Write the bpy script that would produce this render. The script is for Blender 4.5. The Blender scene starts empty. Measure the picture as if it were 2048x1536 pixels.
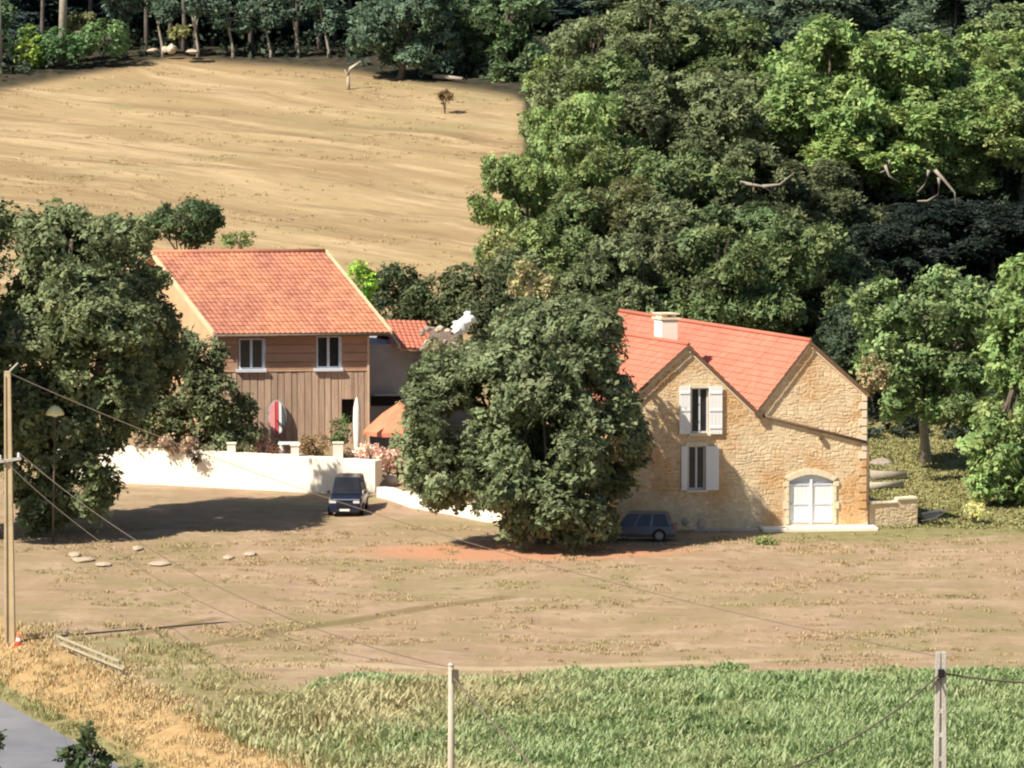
import bpy, bmesh, math, random
import numpy as np
from mathutils import Vector, Matrix
from mathutils.geometry import tessellate_polygon

random.seed(7)
RNG = np.random.default_rng(7)
S = bpy.context.scene
COL = S.collection

# ------------------------------------------------------------------ camera
CAM_Z, F = 32.0, 10400.0
PITCH = math.radians(5.392)
cam_d = bpy.data.cameras.new('camera')
cam = bpy.data.objects.new('camera', cam_d)
COL.objects.link(cam)
cam.location = (0, 0, CAM_Z)
cam.rotation_euler = (math.radians(90) - PITCH, 0, 0)
cam_d.sensor_width = 36.0
cam_d.lens = 36.0 * F / 2048.0
cam_d.clip_start = 1.0
cam_d.clip_end = 4000.0
S.camera = cam

# ------------------------------------------------------------------ world, sun, exposure
SUN_EL = math.radians(47)
SUN_AZ = (0.82, 0.572)                      # horizontal travel direction of the light
w = bpy.data.worlds.new('World'); S.world = w; w.use_nodes = True
nt = w.node_tree
sky = nt.nodes.new('ShaderNodeTexSky'); sky.sky_type = 'NISHITA'
sky.sun_disc = False
sky.sun_elevation = SUN_EL
sky.sun_rotation = math.atan2(-SUN_AZ[0], -SUN_AZ[1])
sky.altitude = 200; sky.air_density = 1.0; sky.dust_density = 0.8; sky.ozone_density = 1.0
bg = nt.nodes['Background']; bg.inputs['Strength'].default_value = 0.062
nt.links.new(sky.outputs[0], bg.inputs['Color'])
sl = bpy.data.lights.new('sun', 'SUN'); sl.energy = 5.0; sl.angle = math.radians(0.5); sl.color = (1.0, 0.91, 0.78)
sun = bpy.data.objects.new('sun', sl); COL.objects.link(sun)
sd = Vector((SUN_AZ[0] * math.cos(SUN_EL), SUN_AZ[1] * math.cos(SUN_EL), -math.sin(SUN_EL)))
sun.rotation_euler = sd.to_track_quat('-Z', 'Y').to_euler()
sun.location = (-60, 150, 120)
S.view_settings.view_transform = 'Standard'
S.view_settings.look = 'None'
S.view_settings.exposure = 0.64
S.view_settings.gamma = 1.0
S.view_settings.use_curve_mapping = False
S.render.engine = 'CYCLES'
S.cycles.max_bounces = 5
S.cycles.diffuse_bounces = 3
S.cycles.glossy_bounces = 2
S.cycles.transmission_bounces = 3
S.cycles.filter_width = 2.1

# ------------------------------------------------------------------ picture -> place helpers
CP, SP = math.cos(PITCH), math.sin(PITCH)
def ray(px, py):
    a = (px - 1024.0) / F; b = (768.0 - py) / F
    return Vector((a, CP + b * SP, -SP + b * CP))
def at(px, py, Y):
    r = ray(px, py)
    return Vector((0, 0, CAM_Z)) + r * (Y / r.y)
def hitplane(px, py, p0, n):
    r = ray(px, py); c = Vector((0, 0, CAM_Z))
    return c + r * ((p0 - c).dot(n) / r.dot(n))
def pxm(Y):
    return F / Y                             # picture units per metre at that distance

# ------------------------------------------------------------------ terrain
WALL_A = at(215, 964, 282.0); WALL_B = at(750, 993, 275.5)
def wall_y(x):
    return WALL_A.y + (x - WALL_A.x) * (WALL_B.y - WALL_A.y) / (WALL_B.x - WALL_A.x)
RA = np.array([-20.8, 210.7]); RB = np.array([-14.7, 194.7])
RD = (RB - RA) / np.linalg.norm(RB - RA); RN = np.array([-RD[1], RD[0]])     # RN points right of travel towards +x
if RN[0] < 0: RN = -RN
def sstep(a, b, t):
    u = np.clip((t - a) / (b - a), 0, 1); return u * u * (3 - 2 * u)
def ground(x, y):
    x = np.asarray(x, float); y = np.asarray(y, float)
    hill = np.interp(y, [-500, 262, 276, 292, 305, 330, 410, 600, 1600], [0, 0, .35, 1.3, 4.0, 8.5, 19.3, 35, 90])
    wy = wall_y(x)
    terr = np.where(y > wy + .62, 1.6, 0.0)
    left = np.maximum(terr, np.where(y > 292, hill, 0))
    k = sstep(-8.6, -6.2, x)
    z = left * (1 - k) + hill * k
    n = (np.sin(x * .21 + y * .13) + np.sin(x * .37 - y * .19 + 1.7) + np.sin(y * .47 + x * .11) * .6) * .05
    n = n * (1 - .7 * sstep(300, 330, y))
    n = n * (1 - sstep(255, 262, y) * (1 - sstep(296, 310, y)))
    s = (x - RA[0]) * RN[0] + (y - RA[1]) * RN[1]
    cut = np.where(s > 0, 1 - sstep(0.0, 4.2, s), np.where(s > -5.2, 1.0, 1 - .7 * sstep(5.2, 9, -s)))
    z = z * (1 - cut * (y < 250)) - 1.0 * cut * (y < 250) + n * (1 - cut * (y < 250))
    return z
def gz(x, y): return float(ground(x, y))
def ghit(px, py, y0=150, y1=460):
    """point of the ground seen at that place of the picture"""
    r = ray(px, py)
    Y = y0
    while Y < y1:
        p = at(px, py, Y)
        if p.z < gz(p.x, p.y): return Vector((p.x, p.y, gz(p.x, p.y)))
        Y += .25
    return at(px, py, y1)
def onground(px, Y, dz=0.0):
    p = at(px, 900, Y); return Vector((p.x, Y, gz(p.x, Y) + dz))

# ------------------------------------------------------------------ materials
def new_mat(name):
    m = bpy.data.materials.new(name); m.use_nodes = True
    n = m.node_tree; n.nodes.clear()
    out = n.nodes.new('ShaderNodeOutputMaterial')
    return m, n, out
def rgb(c): return (c[0], c[1], c[2], 1)
def N(n, t, **kw):
    x = n.nodes.new(t)
    for k, v in kw.items(): setattr(x, k, v)
    return x
def noise(n, vec, scale, detail=4, rough=.55, mapping=None, rot=0.0):
    t = N(n, 'ShaderNodeTexNoise'); t.inputs['Scale'].default_value = scale
    t.inputs['Detail'].default_value = detail; t.inputs['Roughness'].default_value = rough
    if rot:
        m0 = N(n, 'ShaderNodeMapping'); m0.inputs['Rotation'].default_value = (0, 0, rot)
        n.links.new(vec, m0.inputs['Vector']); vec = m0.outputs[0]
    if mapping:
        mp = N(n, 'ShaderNodeMapping'); mp.inputs['Scale'].default_value = mapping
        n.links.new(vec, mp.inputs['Vector']); vec = mp.outputs[0]
    n.links.new(vec, t.inputs['Vector'])
    return t.outputs['Fac']
def ramp(n, fac, lo, hi, c0=None, c1=None):
    r = N(n, 'ShaderNodeMapRange'); r.inputs['From Min'].default_value = lo; r.inputs['From Max'].default_value = hi
    n.links.new(fac, r.inputs['Value'])
    return r.outputs[0]
def mix(n, fac, a, b, mode='MIX'):
    m = N(n, 'ShaderNodeMix', data_type='RGBA', blend_type=mode)
    if isinstance(fac, float): m.inputs[0].default_value = fac
    else: n.links.new(fac, m.inputs[0])
    for i, c in ((6, a), (7, b)):
        if isinstance(c, tuple): m.inputs[i].default_value = rgb(c)
        else: n.links.new(c, m.inputs[i])
    return m.outputs[2]
def math_(n, op, a, b):
    m = N(n, 'ShaderNodeMath', operation=op)
    for i, c in ((0, a), (1, b)):
        if isinstance(c, (int, float)): m.inputs[i].default_value = c
        else: n.links.new(c, m.inputs[i])
    return m.outputs[0]
def surf(name, c1, c2, scale=2.0, rough=.85, bump=.0, bscale=20, tint=0.0, objrand=0.0, metallic=0, mapping=None, spec=.3, c3=None):
    """two-tone procedural surface; tint = strength of the per-piece 'tint' attribute"""
    m, n, out = new_mat(name)
    b = N(n, 'ShaderNodeBsdfPrincipled')
    tc = N(n, 'ShaderNodeTexCoord')
    f = ramp(n, noise(n, tc.outputs['Object'], scale, mapping=mapping), .3, .7)
    c = mix(n, f, c1, c2)
    if c3:
        f3 = ramp(n, noise(n, tc.outputs['Object'], scale * .23, 3), .45, .62)
        c = mix(n, f3, c, c3)
    if tint:
        a = N(n, 'ShaderNodeAttribute', attribute_name='tint')
        v = ramp(n, a.outputs['Fac'], 0, 1)
        mm = N(n, 'ShaderNodeMapRange'); mm.inputs['To Min'].default_value = 1 - tint; mm.inputs['To Max'].default_value = 1 + tint
        n.links.new(v, mm.inputs['Value'])
        hs = N(n, 'ShaderNodeHueSaturation'); n.links.new(mm.outputs[0], hs.inputs['Value']); n.links.new(c, hs.inputs['Color'])
        c = hs.outputs[0]
    if objrand:
        oi = N(n, 'ShaderNodeObjectInfo')
        mm = N(n, 'ShaderNodeMapRange'); mm.inputs['To Min'].default_value = 1 - objrand; mm.inputs['To Max'].default_value = 1 + objrand
        n.links.new(oi.outputs['Random'], mm.inputs['Value'])
        hs = N(n, 'ShaderNodeHueSaturation'); n.links.new(mm.outputs[0], hs.inputs['Value']); n.links.new(c, hs.inputs['Color'])
        c = hs.outputs[0]
    n.links.new(c, b.inputs['Base Color'])
    b.inputs['Roughness'].default_value = rough; b.inputs['Metallic'].default_value = metallic
    b.inputs['Specular IOR Level'].default_value = spec
    if bump:
        bp = N(n, 'ShaderNodeBump'); bp.inputs['Strength'].default_value = bump; bp.inputs['Distance'].default_value = .05
        n.links.new(noise(n, tc.outputs['Object'], bscale, 5), bp.inputs['Height']); n.links.new(bp.outputs[0], b.inputs['Normal'])
    n.links.new(b.outputs[0], out.inputs[0])
    return m
def leaf_mat(name, transl=.3):
    """leaf colour comes from the crown's own object colour, varied leaf by leaf"""
    m, n, out = new_mat(name)
    oi = N(n, 'ShaderNodeObjectInfo'); a = N(n, 'ShaderNodeAttribute', attribute_name='tint')
    sx = N(n, 'ShaderNodeSeparateColor'); n.links.new(a.outputs['Color'], sx.inputs[0])
    hs = N(n, 'ShaderNodeHueSaturation'); n.links.new(oi.outputs['Color'], hs.inputs['Color'])
    v = N(n, 'ShaderNodeMapRange'); v.inputs['To Min'].default_value = .42; v.inputs['To Max'].default_value = 2.9
    n.links.new(sx.outputs[0], v.inputs['Value']); n.links.new(v.outputs[0], hs.inputs['Value'])
    h = N(n, 'ShaderNodeMapRange'); h.inputs['To Min'].default_value = .478; h.inputs['To Max'].default_value = .548
    n.links.new(sx.outputs[1], h.inputs['Value']); n.links.new(h.outputs[0], hs.inputs['Hue'])
    d = N(n, 'ShaderNodeBsdfPrincipled'); d.inputs['Roughness'].default_value = .55; d.inputs['Specular IOR Level'].default_value = .2
    t = N(n, 'ShaderNodeBsdfTranslucent'); mx = N(n, 'ShaderNodeMixShader'); mx.inputs[0].default_value = transl
    n.links.new(hs.outputs[0], d.inputs['Base Color']); n.links.new(hs.outputs[0], t.inputs['Color'])
    n.links.new(d.outputs[0], mx.inputs[1]); n.links.new(t.outputs[0], mx.inputs[2]); n.links.new(mx.outputs[0], out.inputs[0])
    return m

M = {}
M['leaf'] = leaf_mat('leaf')
M['bark'] = surf('bark', (.10, .075, .055), (.18, .14, .11), 3, .95, .6, 12)
M['pine_bark'] = surf('pine_bark', (.09, .075, .065), (.18, .15, .13), 2, .95, .5, 9)
M['pale_bark'] = surf('pale_bark', (.28, .24, .19), (.42, .37, .30), 2, .9, .4, 9)
M['stone'] = surf('stone', (.68, .52, .32), (.82, .66, .44), 1.4, .92, .5, 14, tint=.13, c3=(.62, .37, .17))
M['mortar'] = surf('mortar', (.66, .52, .34), (.78, .63, .43), 2.5, .95, .4, 18, c3=(.62, .42, .23))
M['ochre_render'] = surf('ochre_render', (.50, .31, .17), (.60, .40, .24), 1.2, .93, .4, 12, c3=(.50, .33, .20))
M['cream_trim'] = surf('cream_trim', (.74, .62, .44), (.82, .72, .54), 3, .9, .2, 16)
M['cream_wall'] = surf('cream_wall', (.84, .76, .63), (.90, .84, .73), .8, .9, .2, 16)
M['white_paint'] = surf('white_paint', (.86, .86, .85), (.90, .90, .89), 4, .5, .05, 20)
M['white_frame'] = surf('white_frame', (.62, .66, .74), (.68, .72, .78), 4, .5, .05, 20)
M['new_tile'] = surf('new_tile', (.48, .168, .105), (.55, .20, .13), .9, .75, .15, 14, tint=.06, c3=(.48, .16, .105))
M['old_tile'] = surf('old_tile', (.45, .18, .105), (.54, .24, .14), 1.8, .85, .3, 12, tint=.15, c3=(.40, .165, .11))
M['wood_low'] = surf('wood_low', (.42, .295, .215), (.57, .415, .305), 1.5, .9, .3, 10, objrand=.20, mapping=(6, 6, .6))
M['wood_up'] = surf('wood_up', (.38, .23, .155), (.47, .30, .205), 1.5, .9, .3, 10, objrand=.10, mapping=(.8, .8, 6))
M['fascia'] = surf('fascia', (.60, .42, .26), (.70, .52, .34), 2, .8, .2, 10)
M['dark_metal'] = surf('dark_metal', (.10, .08, .06), (.16, .12, .09), 4, .6, .1, 10)
M['gutter'] = surf('gutter', (.13, .09, .055), (.18, .12, .08), 4, .6)
M['dark'] = surf('dark', (.012, .011, .012), (.02, .018, .018), 3, .9)
M['grey_render'] = surf('grey_render', (.33, .34, .36), (.42, .42, .43), 1.2, .9, .2, 9)
M['glass'] = surf('glass', (.012, .014, .018), (.03, .032, .04), 1.5, .12, spec=.5)
M['tan_pole'] = surf('tan_pole', (.46, .36, .22), (.58, .47, .30), 1.2, .9, .3, 9)
M['field_stone'] = surf('field_stone', (.42, .33, .23), (.52, .42, .31), 1.3, .95, .6, 8)
M['wood_pole'] = surf('wood_pole', (.38, .33, .25), (.52, .47, .37), 1.2, .9, .3, 9)
M['concrete'] = surf('concrete', (.44, .41, .36), (.60, .57, .51), 1.0, .9, .4, 12, c3=(.36, .32, .27))
M['cable'] = surf('cable', (.14, .11, .085), (.18, .145, .115), 3, .7)
M['rock'] = surf('rock', (.46, .38, .29), (.60, .51, .40), 1.3, .95, .6, 8, objrand=.12)
M['rock_dark'] = surf('rock_dark', (.26, .21, .18), (.42, .35, .29), 1.3, .95, .6, 8, objrand=.15)
M['orange_cloth'] = surf('orange_cloth', (.62, .20, .11), (.68, .25, .14), 1.5, .9)
M['white_cloth'] = surf('white_cloth', (.85, .80, .70), (.90, .86, .78), 2, .9)
M['red_board'] = surf('red_board', (.72, .06, .08), (.78, .10, .10), 2, .5)
M['pink_board'] = surf('pink_board', (.80, .30, .28), (.84, .36, .34), 2, .5)
M['white_plastic'] = surf('white_plastic', (.84, .82, .78), (.88, .86, .82), 2, .5)
M['car_navy'] = surf('car_navy', (.010, .014, .035), (.014, .019, .045), 2, .25, spec=.6)
M['car_grey'] = surf('car_grey', (.11, .125, .15), (.14, .155, .18), 2, .4, spec=.4, metallic=.3)
M['tyre'] = surf('tyre', (.02, .02, .02), (.03, .03, .03), 3, .9)
M['rim'] = surf('rim', (.20, .21, .23), (.28, .29, .31), 3, .4, metallic=.7)
M['lamp_glass'] = surf('lamp_glass', (.70, .72, .75), (.80, .82, .85), 3, .15, spec=.6)
M['glint'] = surf('glint', (.55, .58, .64), (.65, .68, .74), 3, .3, metallic=.8)
M['yellow_hood'] = surf('yellow_hood', (.86, .78, .38), (.90, .84, .48), 2, .6)
M['cone_red'] = surf('cone_red', (.75, .12, .05), (.80, .17, .08), 2, .6)
M['pink_flower'] = leaf_mat('pink_flower', .25)
M['asphalt'] = surf('asphalt', (.155, .16, .18), (.20, .205, .22), .6, .9, .3, 40, c3=(.24, .24, .25))
M['pale_rail'] = surf('pale_rail', (.36, .33, .23), (.46, .42, .30), 2, .8)
M['straw'] = leaf_mat('straw', .2)
M['tarp'] = surf('tarp', (.85, .86, .86), (.90, .90, .90), 2, .5)

# ------------------------------------------------------------------ mesh helpers
def tag(o, label=None, cat=None, group=None, kind=None):
    if label: o['label'] = label
    if cat: o['category'] = cat
    if group: o['group'] = group
    if kind: o['kind'] = kind
    elif cat and o.type == 'MESH': o['kind'] = 'thing'
    return o
def empty(name, loc, label, cat, group=None):
    o = bpy.data.objects.new(name, None); COL.objects.link(o); o.location = loc
    o.empty_display_size = .3
    return tag(o, label, cat, group)
def link(name, me, parent=None, loc=None):
    o = bpy.data.objects.new(name, me); COL.objects.link(o)
    if loc is not None: o.location = loc
    if parent is not None:
        o.parent = parent
    return o
class MB:
    """collects shapes in world coordinates; build() links them as one mesh, made local to its parent"""
    def __init__(s): s.v = []; s.f = []; s.t = []
    def add(s, vs, fs, tint=.5):
        b = len(s.v); s.v += [tuple(v) for v in vs]; s.f += [tuple(b + i for i in f) for f in fs]; s.t += [tint] * len(vs)
        return s
    def hexa(s, p, tint=.5):                # 8 corners: bottom 4 then top 4
        return s.add(p, [(3, 2, 1, 0), (4, 5, 6, 7), (0, 1, 5, 4), (1, 2, 6, 5), (2, 3, 7, 6), (3, 0, 4, 7)], tint)
    def obox(s, o, a, b, c, tint=.5):       # origin corner + three edge vectors
        o, a, b, c = Vector(o), Vector(a), Vector(b), Vector(c)
        return s.hexa([o, o + a, o + a + b, o + b, o + c, o + a + c, o + a + b + c, o + b + c], tint)
    def box(s, c, size, rz=0.0, tint=.5):
        R = Matrix.Rotation(rz, 3, 'Z'); c = Vector(c)
        a, b, d = R @ Vector((size[0], 0, 0)), R @ Vector((0, size[1], 0)), Vector((0, 0, size[2]))
        return s.obox(c - a / 2 - b / 2 - d / 2, a, b, d, tint)
    def tube(s, pts, r, seg=8, cap=True, tint=.5):
        pts = [Vector(p) for p in pts]; rs = r if isinstance(r, (list, tuple)) else [r] * len(pts)
        vs = []; fs = []
        for i, p in enumerate(pts):
            d = (pts[min(i + 1, len(pts) - 1)] - pts[max(i - 1, 0)]).normalized()
            a = d.cross(Vector((0, 0, 1)) if abs(d.z) < .9 else Vector((1, 0, 0))).normalized(); b = d.cross(a)
            for k in range(seg):
                t = 2 * math.pi * k / seg; vs.append(p + (a * math.cos(t) + b * math.sin(t)) * rs[i])
        for i in range(len(pts) - 1):
            for k in range(seg):
                k2 = (k + 1) % seg; fs.append((i * seg + k, i * seg + k2, (i + 1) * seg + k2, (i + 1) * seg + k))
        if cap: fs.append(tuple(range(seg))[::-1]); fs.append(tuple((len(pts) - 1) * seg + k for k in range(seg)))
        return s.add(vs, fs, tint)
    def lathe(s, c, prof, seg=16, tint=.5):  # profile of (r, z)
        c = Vector(c); vs = []; fs = []
        for r, z in prof:
            for k in range(seg):
                t = 2 * math.pi * k / seg; vs.append(c + Vector((r * math.cos(t), r * math.sin(t), z)))
        for i in range(len(prof) - 1):
            for k in range(seg):
                k2 = (k + 1) % seg; fs.append((i * seg + k, i * seg + k2, (i + 1) * seg + k2, (i + 1) * seg + k))
        fs.append(tuple(range(seg))[::-1]); fs.append(tuple((len(prof) - 1) * seg + k for k in range(seg)))
        return s.add(vs, fs, tint)
    def prism(s, poly, ext, tint=.5):        # polygon (list of Vectors) extruded by a vector
        n = len(poly); e = Vector(ext); poly = [Vector(p) for p in poly]
        vs = poly + [p + e for p in poly]
        fs = [tuple(range(n))[::-1], tuple(range(n, 2 * n))] + [(i, (i + 1) % n, n + (i + 1) % n, n + i) for i in range(n)]
        return s.add(vs, fs, tint)
    def holed(s, outer, holes, depth):       # flat wall face with openings, reveals going back by depth
        loops = [outer] + holes
        tris = tessellate_polygon([[Vector(p) for p in l] for l in loops])
        flat = [p for l in loops for p in l]
        s.add(flat, [tuple(t) for t in tris])
        for h in holes:
            k = len(h); vs = list(h) + [Vector(p) + Vector(depth) for p in h]
            s.add(vs, [(i, (i + 1) % k, k + (i + 1) % k, k + i) for i in range(k)])
        return s
    def build(s, name, mat, parent=None, smooth=False, kind=None, bevel=0):
        me = bpy.data.meshes.new(name)
        off = Vector((0, 0, 0))
        if parent is not None:
            p = parent
            while p is not None: off += p.location; p = p.parent
        if parent is None:
            xs = np.array(s.v); c = xs.mean(0); off = Vector((c[0], c[1], xs[:, 2].min()))
        me.from_pydata([(v[0] - off.x, v[1] - off.y, v[2] - off.z) for v in s.v], [], s.f)
        at_ = me.attributes.new('tint', 'FLOAT', 'POINT'); at_.data.foreach_set('value', s.t)
        if bevel or True:
            bm = bmesh.new(); bm.from_mesh(me)
            bmesh.ops.recalc_face_normals(bm, faces=bm.faces)
            if bevel: bmesh.ops.bevel(bm, geom=bm.edges[:], offset=bevel, segments=2, affect='EDGES', clamp_overlap=True)
            bm.to_mesh(me); bm.free()
        if smooth: me.shade_smooth()
        me.materials.append(mat)
        o = link(name, me, parent, None if parent is not None else off)
        if kind: o['kind'] = kind
        return o
def np_mesh(name, V, Fq, mat, cols=None, parent=None, loc=(0, 0, 0)):
    me = bpy.data.meshes.new(name)
    nv, nf = len(V), len(Fq); k = Fq.shape[1]
    me.vertices.add(nv); me.vertices.foreach_set('co', np.ascontiguousarray(V, dtype=np.float32).ravel())
    me.loops.add(nf * k); me.loops.foreach_set('vertex_index', np.ascontiguousarray(Fq, dtype=np.int32).ravel())
    me.polygons.add(nf); me.polygons.foreach_set('loop_start', np.arange(0, nf * k, k, dtype=np.int32))
    me.polygons.foreach_set('loop_total', np.full(nf, k, dtype=np.int32))
    me.update(calc_edges=True)
    if cols is not None:
        a = me.color_attributes.new('tint', 'FLOAT_COLOR', 'POINT')
        c4 = np.ones((nv, 4), np.float32); c4[:, :cols.shape[1]] = cols
        a.data.foreach_set('color', c4.ravel())
    me.materials.append(mat)
    return me

# ------------------------------------------------------------------ foliage
def unit(v): return v / np.maximum(np.linalg.norm(v, axis=-1, keepdims=True), 1e-6)
def leaf_cards(C, Nrm, size, tint, aspect=.6, droop=.0):
    """one folded diamond leaf per centre"""
    n = len(C); r = unit(RNG.normal(size=(n, 3)))
    a = unit(np.cross(Nrm, r)); b = np.cross(Nrm, a)
    s = (size * RNG.uniform(.5, 1.5, n))[:, None]
    tip = C + a * s * .62; root = C - a * s * .5
    l = C + b * s * aspect * .5 + Nrm * s * .12; q = C - b * s * aspect * .5 + Nrm * s * .12
    V = np.stack([root, l, tip, q], 1).reshape(-1, 3)
    Fq = np.arange(n * 4).reshape(n, 4)
    return V, Fq, np.repeat(tint, 4, axis=0)
def crown_data(lobes, dens=5.0, per=9, size=.27, clump=.38, sub=12, flat=.75, fuzz=.25):
    """lobes: (cx,cy,cz,rx,ry,rz). Leaf clumps on the shells of many small sub-lobes."""
    Cs = []; Ns = []; Ts = []
    L = np.array(lobes, float)
    for (cx, cy, cz, rx, ry, rz) in L:
        d = unit(RNG.normal(size=(sub, 3)))
        R = np.array([rx, ry, rz])
        k = RNG.uniform(.30, .48, sub)
        cen = np.array([cx, cy, cz]) + d * R * (1 - k[:, None] * RNG.uniform(.7, 1.05, (sub, 1)))
        rad = R * k[:, None]
        for c, r in zip(cen, rad):
            area = 4 * math.pi * ((r[0] * r[1] * r[2]) ** (2 / 3))
            m = max(4, int(area * dens))
            u = unit(RNG.normal(size=(m, 3)))
            p = c + u * r * RNG.uniform(1 - fuzz, 1.08, (m, 1))
            # drop clumps deep inside the whole crown
            q = np.min(np.linalg.norm((p[:, None, :] - L[None, :, :3]) / L[None, :, 3:], axis=2), axis=1)
            keep = q > .55
            p = p[keep]; u = u[keep]
            Cs.append(p); Ns.append(u); Ts.append(np.full(len(p), RNG.uniform(0, 1)))
    P = np.concatenate(Cs); U = np.concatenate(Ns); T = np.concatenate(Ts)
    n = len(P)
    ct = np.clip(.30 * T + .70 * RNG.uniform(0, 1, n), 0, 1)
    ang = unit(RNG.normal(size=(n, 3)))
    ang = unit(ang * .55 + U * .55 + np.array([0, 0, .45]))
    off = RNG.normal(size=(n, per, 3)) * clump * .5
    proj = np.sum(off * ang[:, None, :], axis=2, keepdims=True)
    off = off - ang[:, None, :] * proj * flat
    C = (P[:, None, :] + off).reshape(-1, 3)
    Nr = unit(np.repeat(ang, per, axis=0) + RNG.normal(size=(n * per, 3)) * .27)
    t0 = np.clip(np.repeat(ct, per) * .75 + RNG.uniform(0, .25, n * per), 0, 1)
    t1 = np.clip(np.repeat(RNG.uniform(0, 1, n), per) * .6 + RNG.uniform(0, .4, n * per), 0, 1)
    return leaf_cards(C, Nr, size, np.stack([t0, t1, t0], 1))
def trunk_mb(base, top, r0, lobes, limbs=6, lean=(0, 0), bark=None):
    mb = MB(); b = Vector(base); t = Vector(top)
    pts = []; rs = []
    for i in range(7):
        f = i / 6; p = b.lerp(t, f) + Vector((math.sin(f * 4 + r0 * 9) * r0 * .9, math.cos(f * 3.3) * r0 * .6, 0)) * (f > 0)
        pts.append(p); rs.append(r0 * (1.25 if i == 0 else 1) * (1 - .78 * f))
    mb.tube(pts, rs, 9)
    ls = list(lobes); random.shuffle(ls)
    for l in ls[:limbs]:
        f = random.uniform(.35, .75); s = b.lerp(t, f)
        e = Vector(l[:3]); m = s.lerp(e, .5) + Vector((random.uniform(-.3, .3), random.uniform(-.3, .3), .4))
        mb.tube([s, m, e, e + (e - m) * .5], [r0 * .45, r0 * .3, r0 * .16, r0 * .05], 6)
        for _ in range(3):
            e2 = e + Vector([random.uniform(-.8, .8) * k for k in l[3:]])
            mb.tube([m, m.lerp(e2, .5) + Vector((0, 0, .2)), e2], [r0 * .2, r0 * .12, r0 * .03], 5)
    return mb
def make_tree(name, base, lobes, color, label, cat, r0=.3, limbs=6, dens=5, per=9, size=.27, group=None, top=None, bark='bark', sub=12, clump=.38, **kw):
    t = empty(name, base, label, cat, group); t['kind'] = 'thing'
    if top is None:
        L = max(lobes, key=lambda l: l[2]); top = (L[0], L[1], L[2] + L[5] * .3)
    trunk_mb(Vector(base) - Vector((0, 0, .3)), top, r0, lobes, limbs).build('trunk', M[bark], t, smooth=True)
    V, Fq, T = crown_data(lobes, dens, per, size, clump, sub, **kw)
    V = V - np.array(base)[None, :]
    me = np_mesh('crown', V, Fq, M['leaf'], T)
    c = link('crown', me, t); c.color = rgb(color)
    return t
def plobe(px, py, Y, rx, ry, rd=None):
    """lobe given by its place in the picture and half sizes (picture units), rd = half depth in metres"""
    c = at(px, py, Y); k = pxm(Y)
    return (c.x, c.y, c.z, rx / k, rd if rd else rx / k, ry / k)

# ------------------------------------------------------------------ GROUND
def axis(segs):
    out = []
    for a, b, s in segs: out += list(np.arange(a, b, s))
    out.append(segs[-1][1]); return np.array(out)
xs = axis([(-900, -200, 50), (-200, -60, 10), (-60, -34, 2), (-34, 34, .45), (34, 60, 2), (60, 200, 10), (200, 900, 50)])
ys = axis([(-150, 100, 25), (100, 180, 5), (180, 300, .42), (300, 430, .8), (430, 520, 5), (520, 1600, 60)])
X, Y = np.meshgrid(xs, ys)
Z = ground(X, Y)
V = np.stack([X, Y, Z], -1).reshape(-1, 3)
nx, ny = len(xs), len(ys)
i = np.arange((ny - 1) * (nx - 1)); r, c = i // (nx - 1), i % (nx - 1)
Fq = np.stack([r * nx + c, r * nx + c + 1, (r + 1) * nx + c + 1, (r + 1) * nx + c], 1)
# where it stands in the picture frame of the place (only used to lay out fields, paths and soil)
x, y, z = V[:, 0], V[:, 1], V[:, 2]
def seg_d(pts):
    d = np.full(len(x), 1e9)
    for (ax, ay), (bx, by) in zip(pts[:-1], pts[1:]):
        ab = np.array([bx - ax, by - ay]); L2 = ab @ ab
        t = np.clip(((x - ax) * ab[0] + (y - ay) * ab[1]) / L2, 0, 1)
        d = np.minimum(d, np.hypot(x - ax - t * ab[0], y - ay - t * ab[1]))
    return d
def gp(px, py): p = ghit(px, py); return (p.x, p.y)
hill = sstep(296, 306, y)
edge_pts = [(-60, 398), (-39, 400), (-26.5, 410), (0, 393), (12, 360), (-1, 330), (2, 300)]
def edge_y(xx): return np.interp(xx, [-60, -39, -26.5, -13, 0, 1.5], [384, 393, 408, 402, 391, 386])
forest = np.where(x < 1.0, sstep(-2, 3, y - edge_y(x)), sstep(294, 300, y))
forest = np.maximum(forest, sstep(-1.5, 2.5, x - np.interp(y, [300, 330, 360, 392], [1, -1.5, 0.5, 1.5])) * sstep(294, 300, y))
sgn = (x - RA[0]) * RN[0] + (y - RA[1]) * RN[1]
crop_e = np.interp(x, [-16, -12, -6, 0, 10, 25, 60], [196, 203, 211.0, 211.6, 212.5, 213.2, 213])
green = sstep(-2.0, 2.0, crop_e - y) * sstep(3, 9, sgn)
gr2 = .75 * sstep(8, 3, np.abs(y - 262 - .25 * (x - 20))) * sstep(9, 15, x) + .9 * sstep(258, 266, y) * sstep(17, 19, x) * (1 - hill)
gr2 = np.maximum(gr2, .6 * sstep(258, 262, y) * (1 - sstep(262, 270, y)) * sstep(10, 13, x))
gr3 = .35 * sstep(266, 272, y) * (x < -8) * (1 - hill) + .45 * np.exp(-((y - 246) / 3) ** 2 - ((x + 6) / 9) ** 2) + .5 * np.exp(-((y - 240) / 3) ** 2 - ((x - 2) / 6) ** 2)
bank = sstep(.6, 1.5, sgn) * (1 - sstep(3.6, 6.2, sgn)) * (y < 240)
verge = sstep(-.3, .1, sgn) * (1 - sstep(.9, 1.6, sgn)) * (y < 240) + .6 * sstep(4.5, 6, sgn) * (1 - sstep(9, 12, sgn)) * (y < 222)
soil = np.exp(-((y - 251.8) / 3.6) ** 2 - ((x - 0.5 - 0.1 * (y - 250)) / 8.5) ** 2) * 1.25
tr = np.zeros(len(x))
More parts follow.
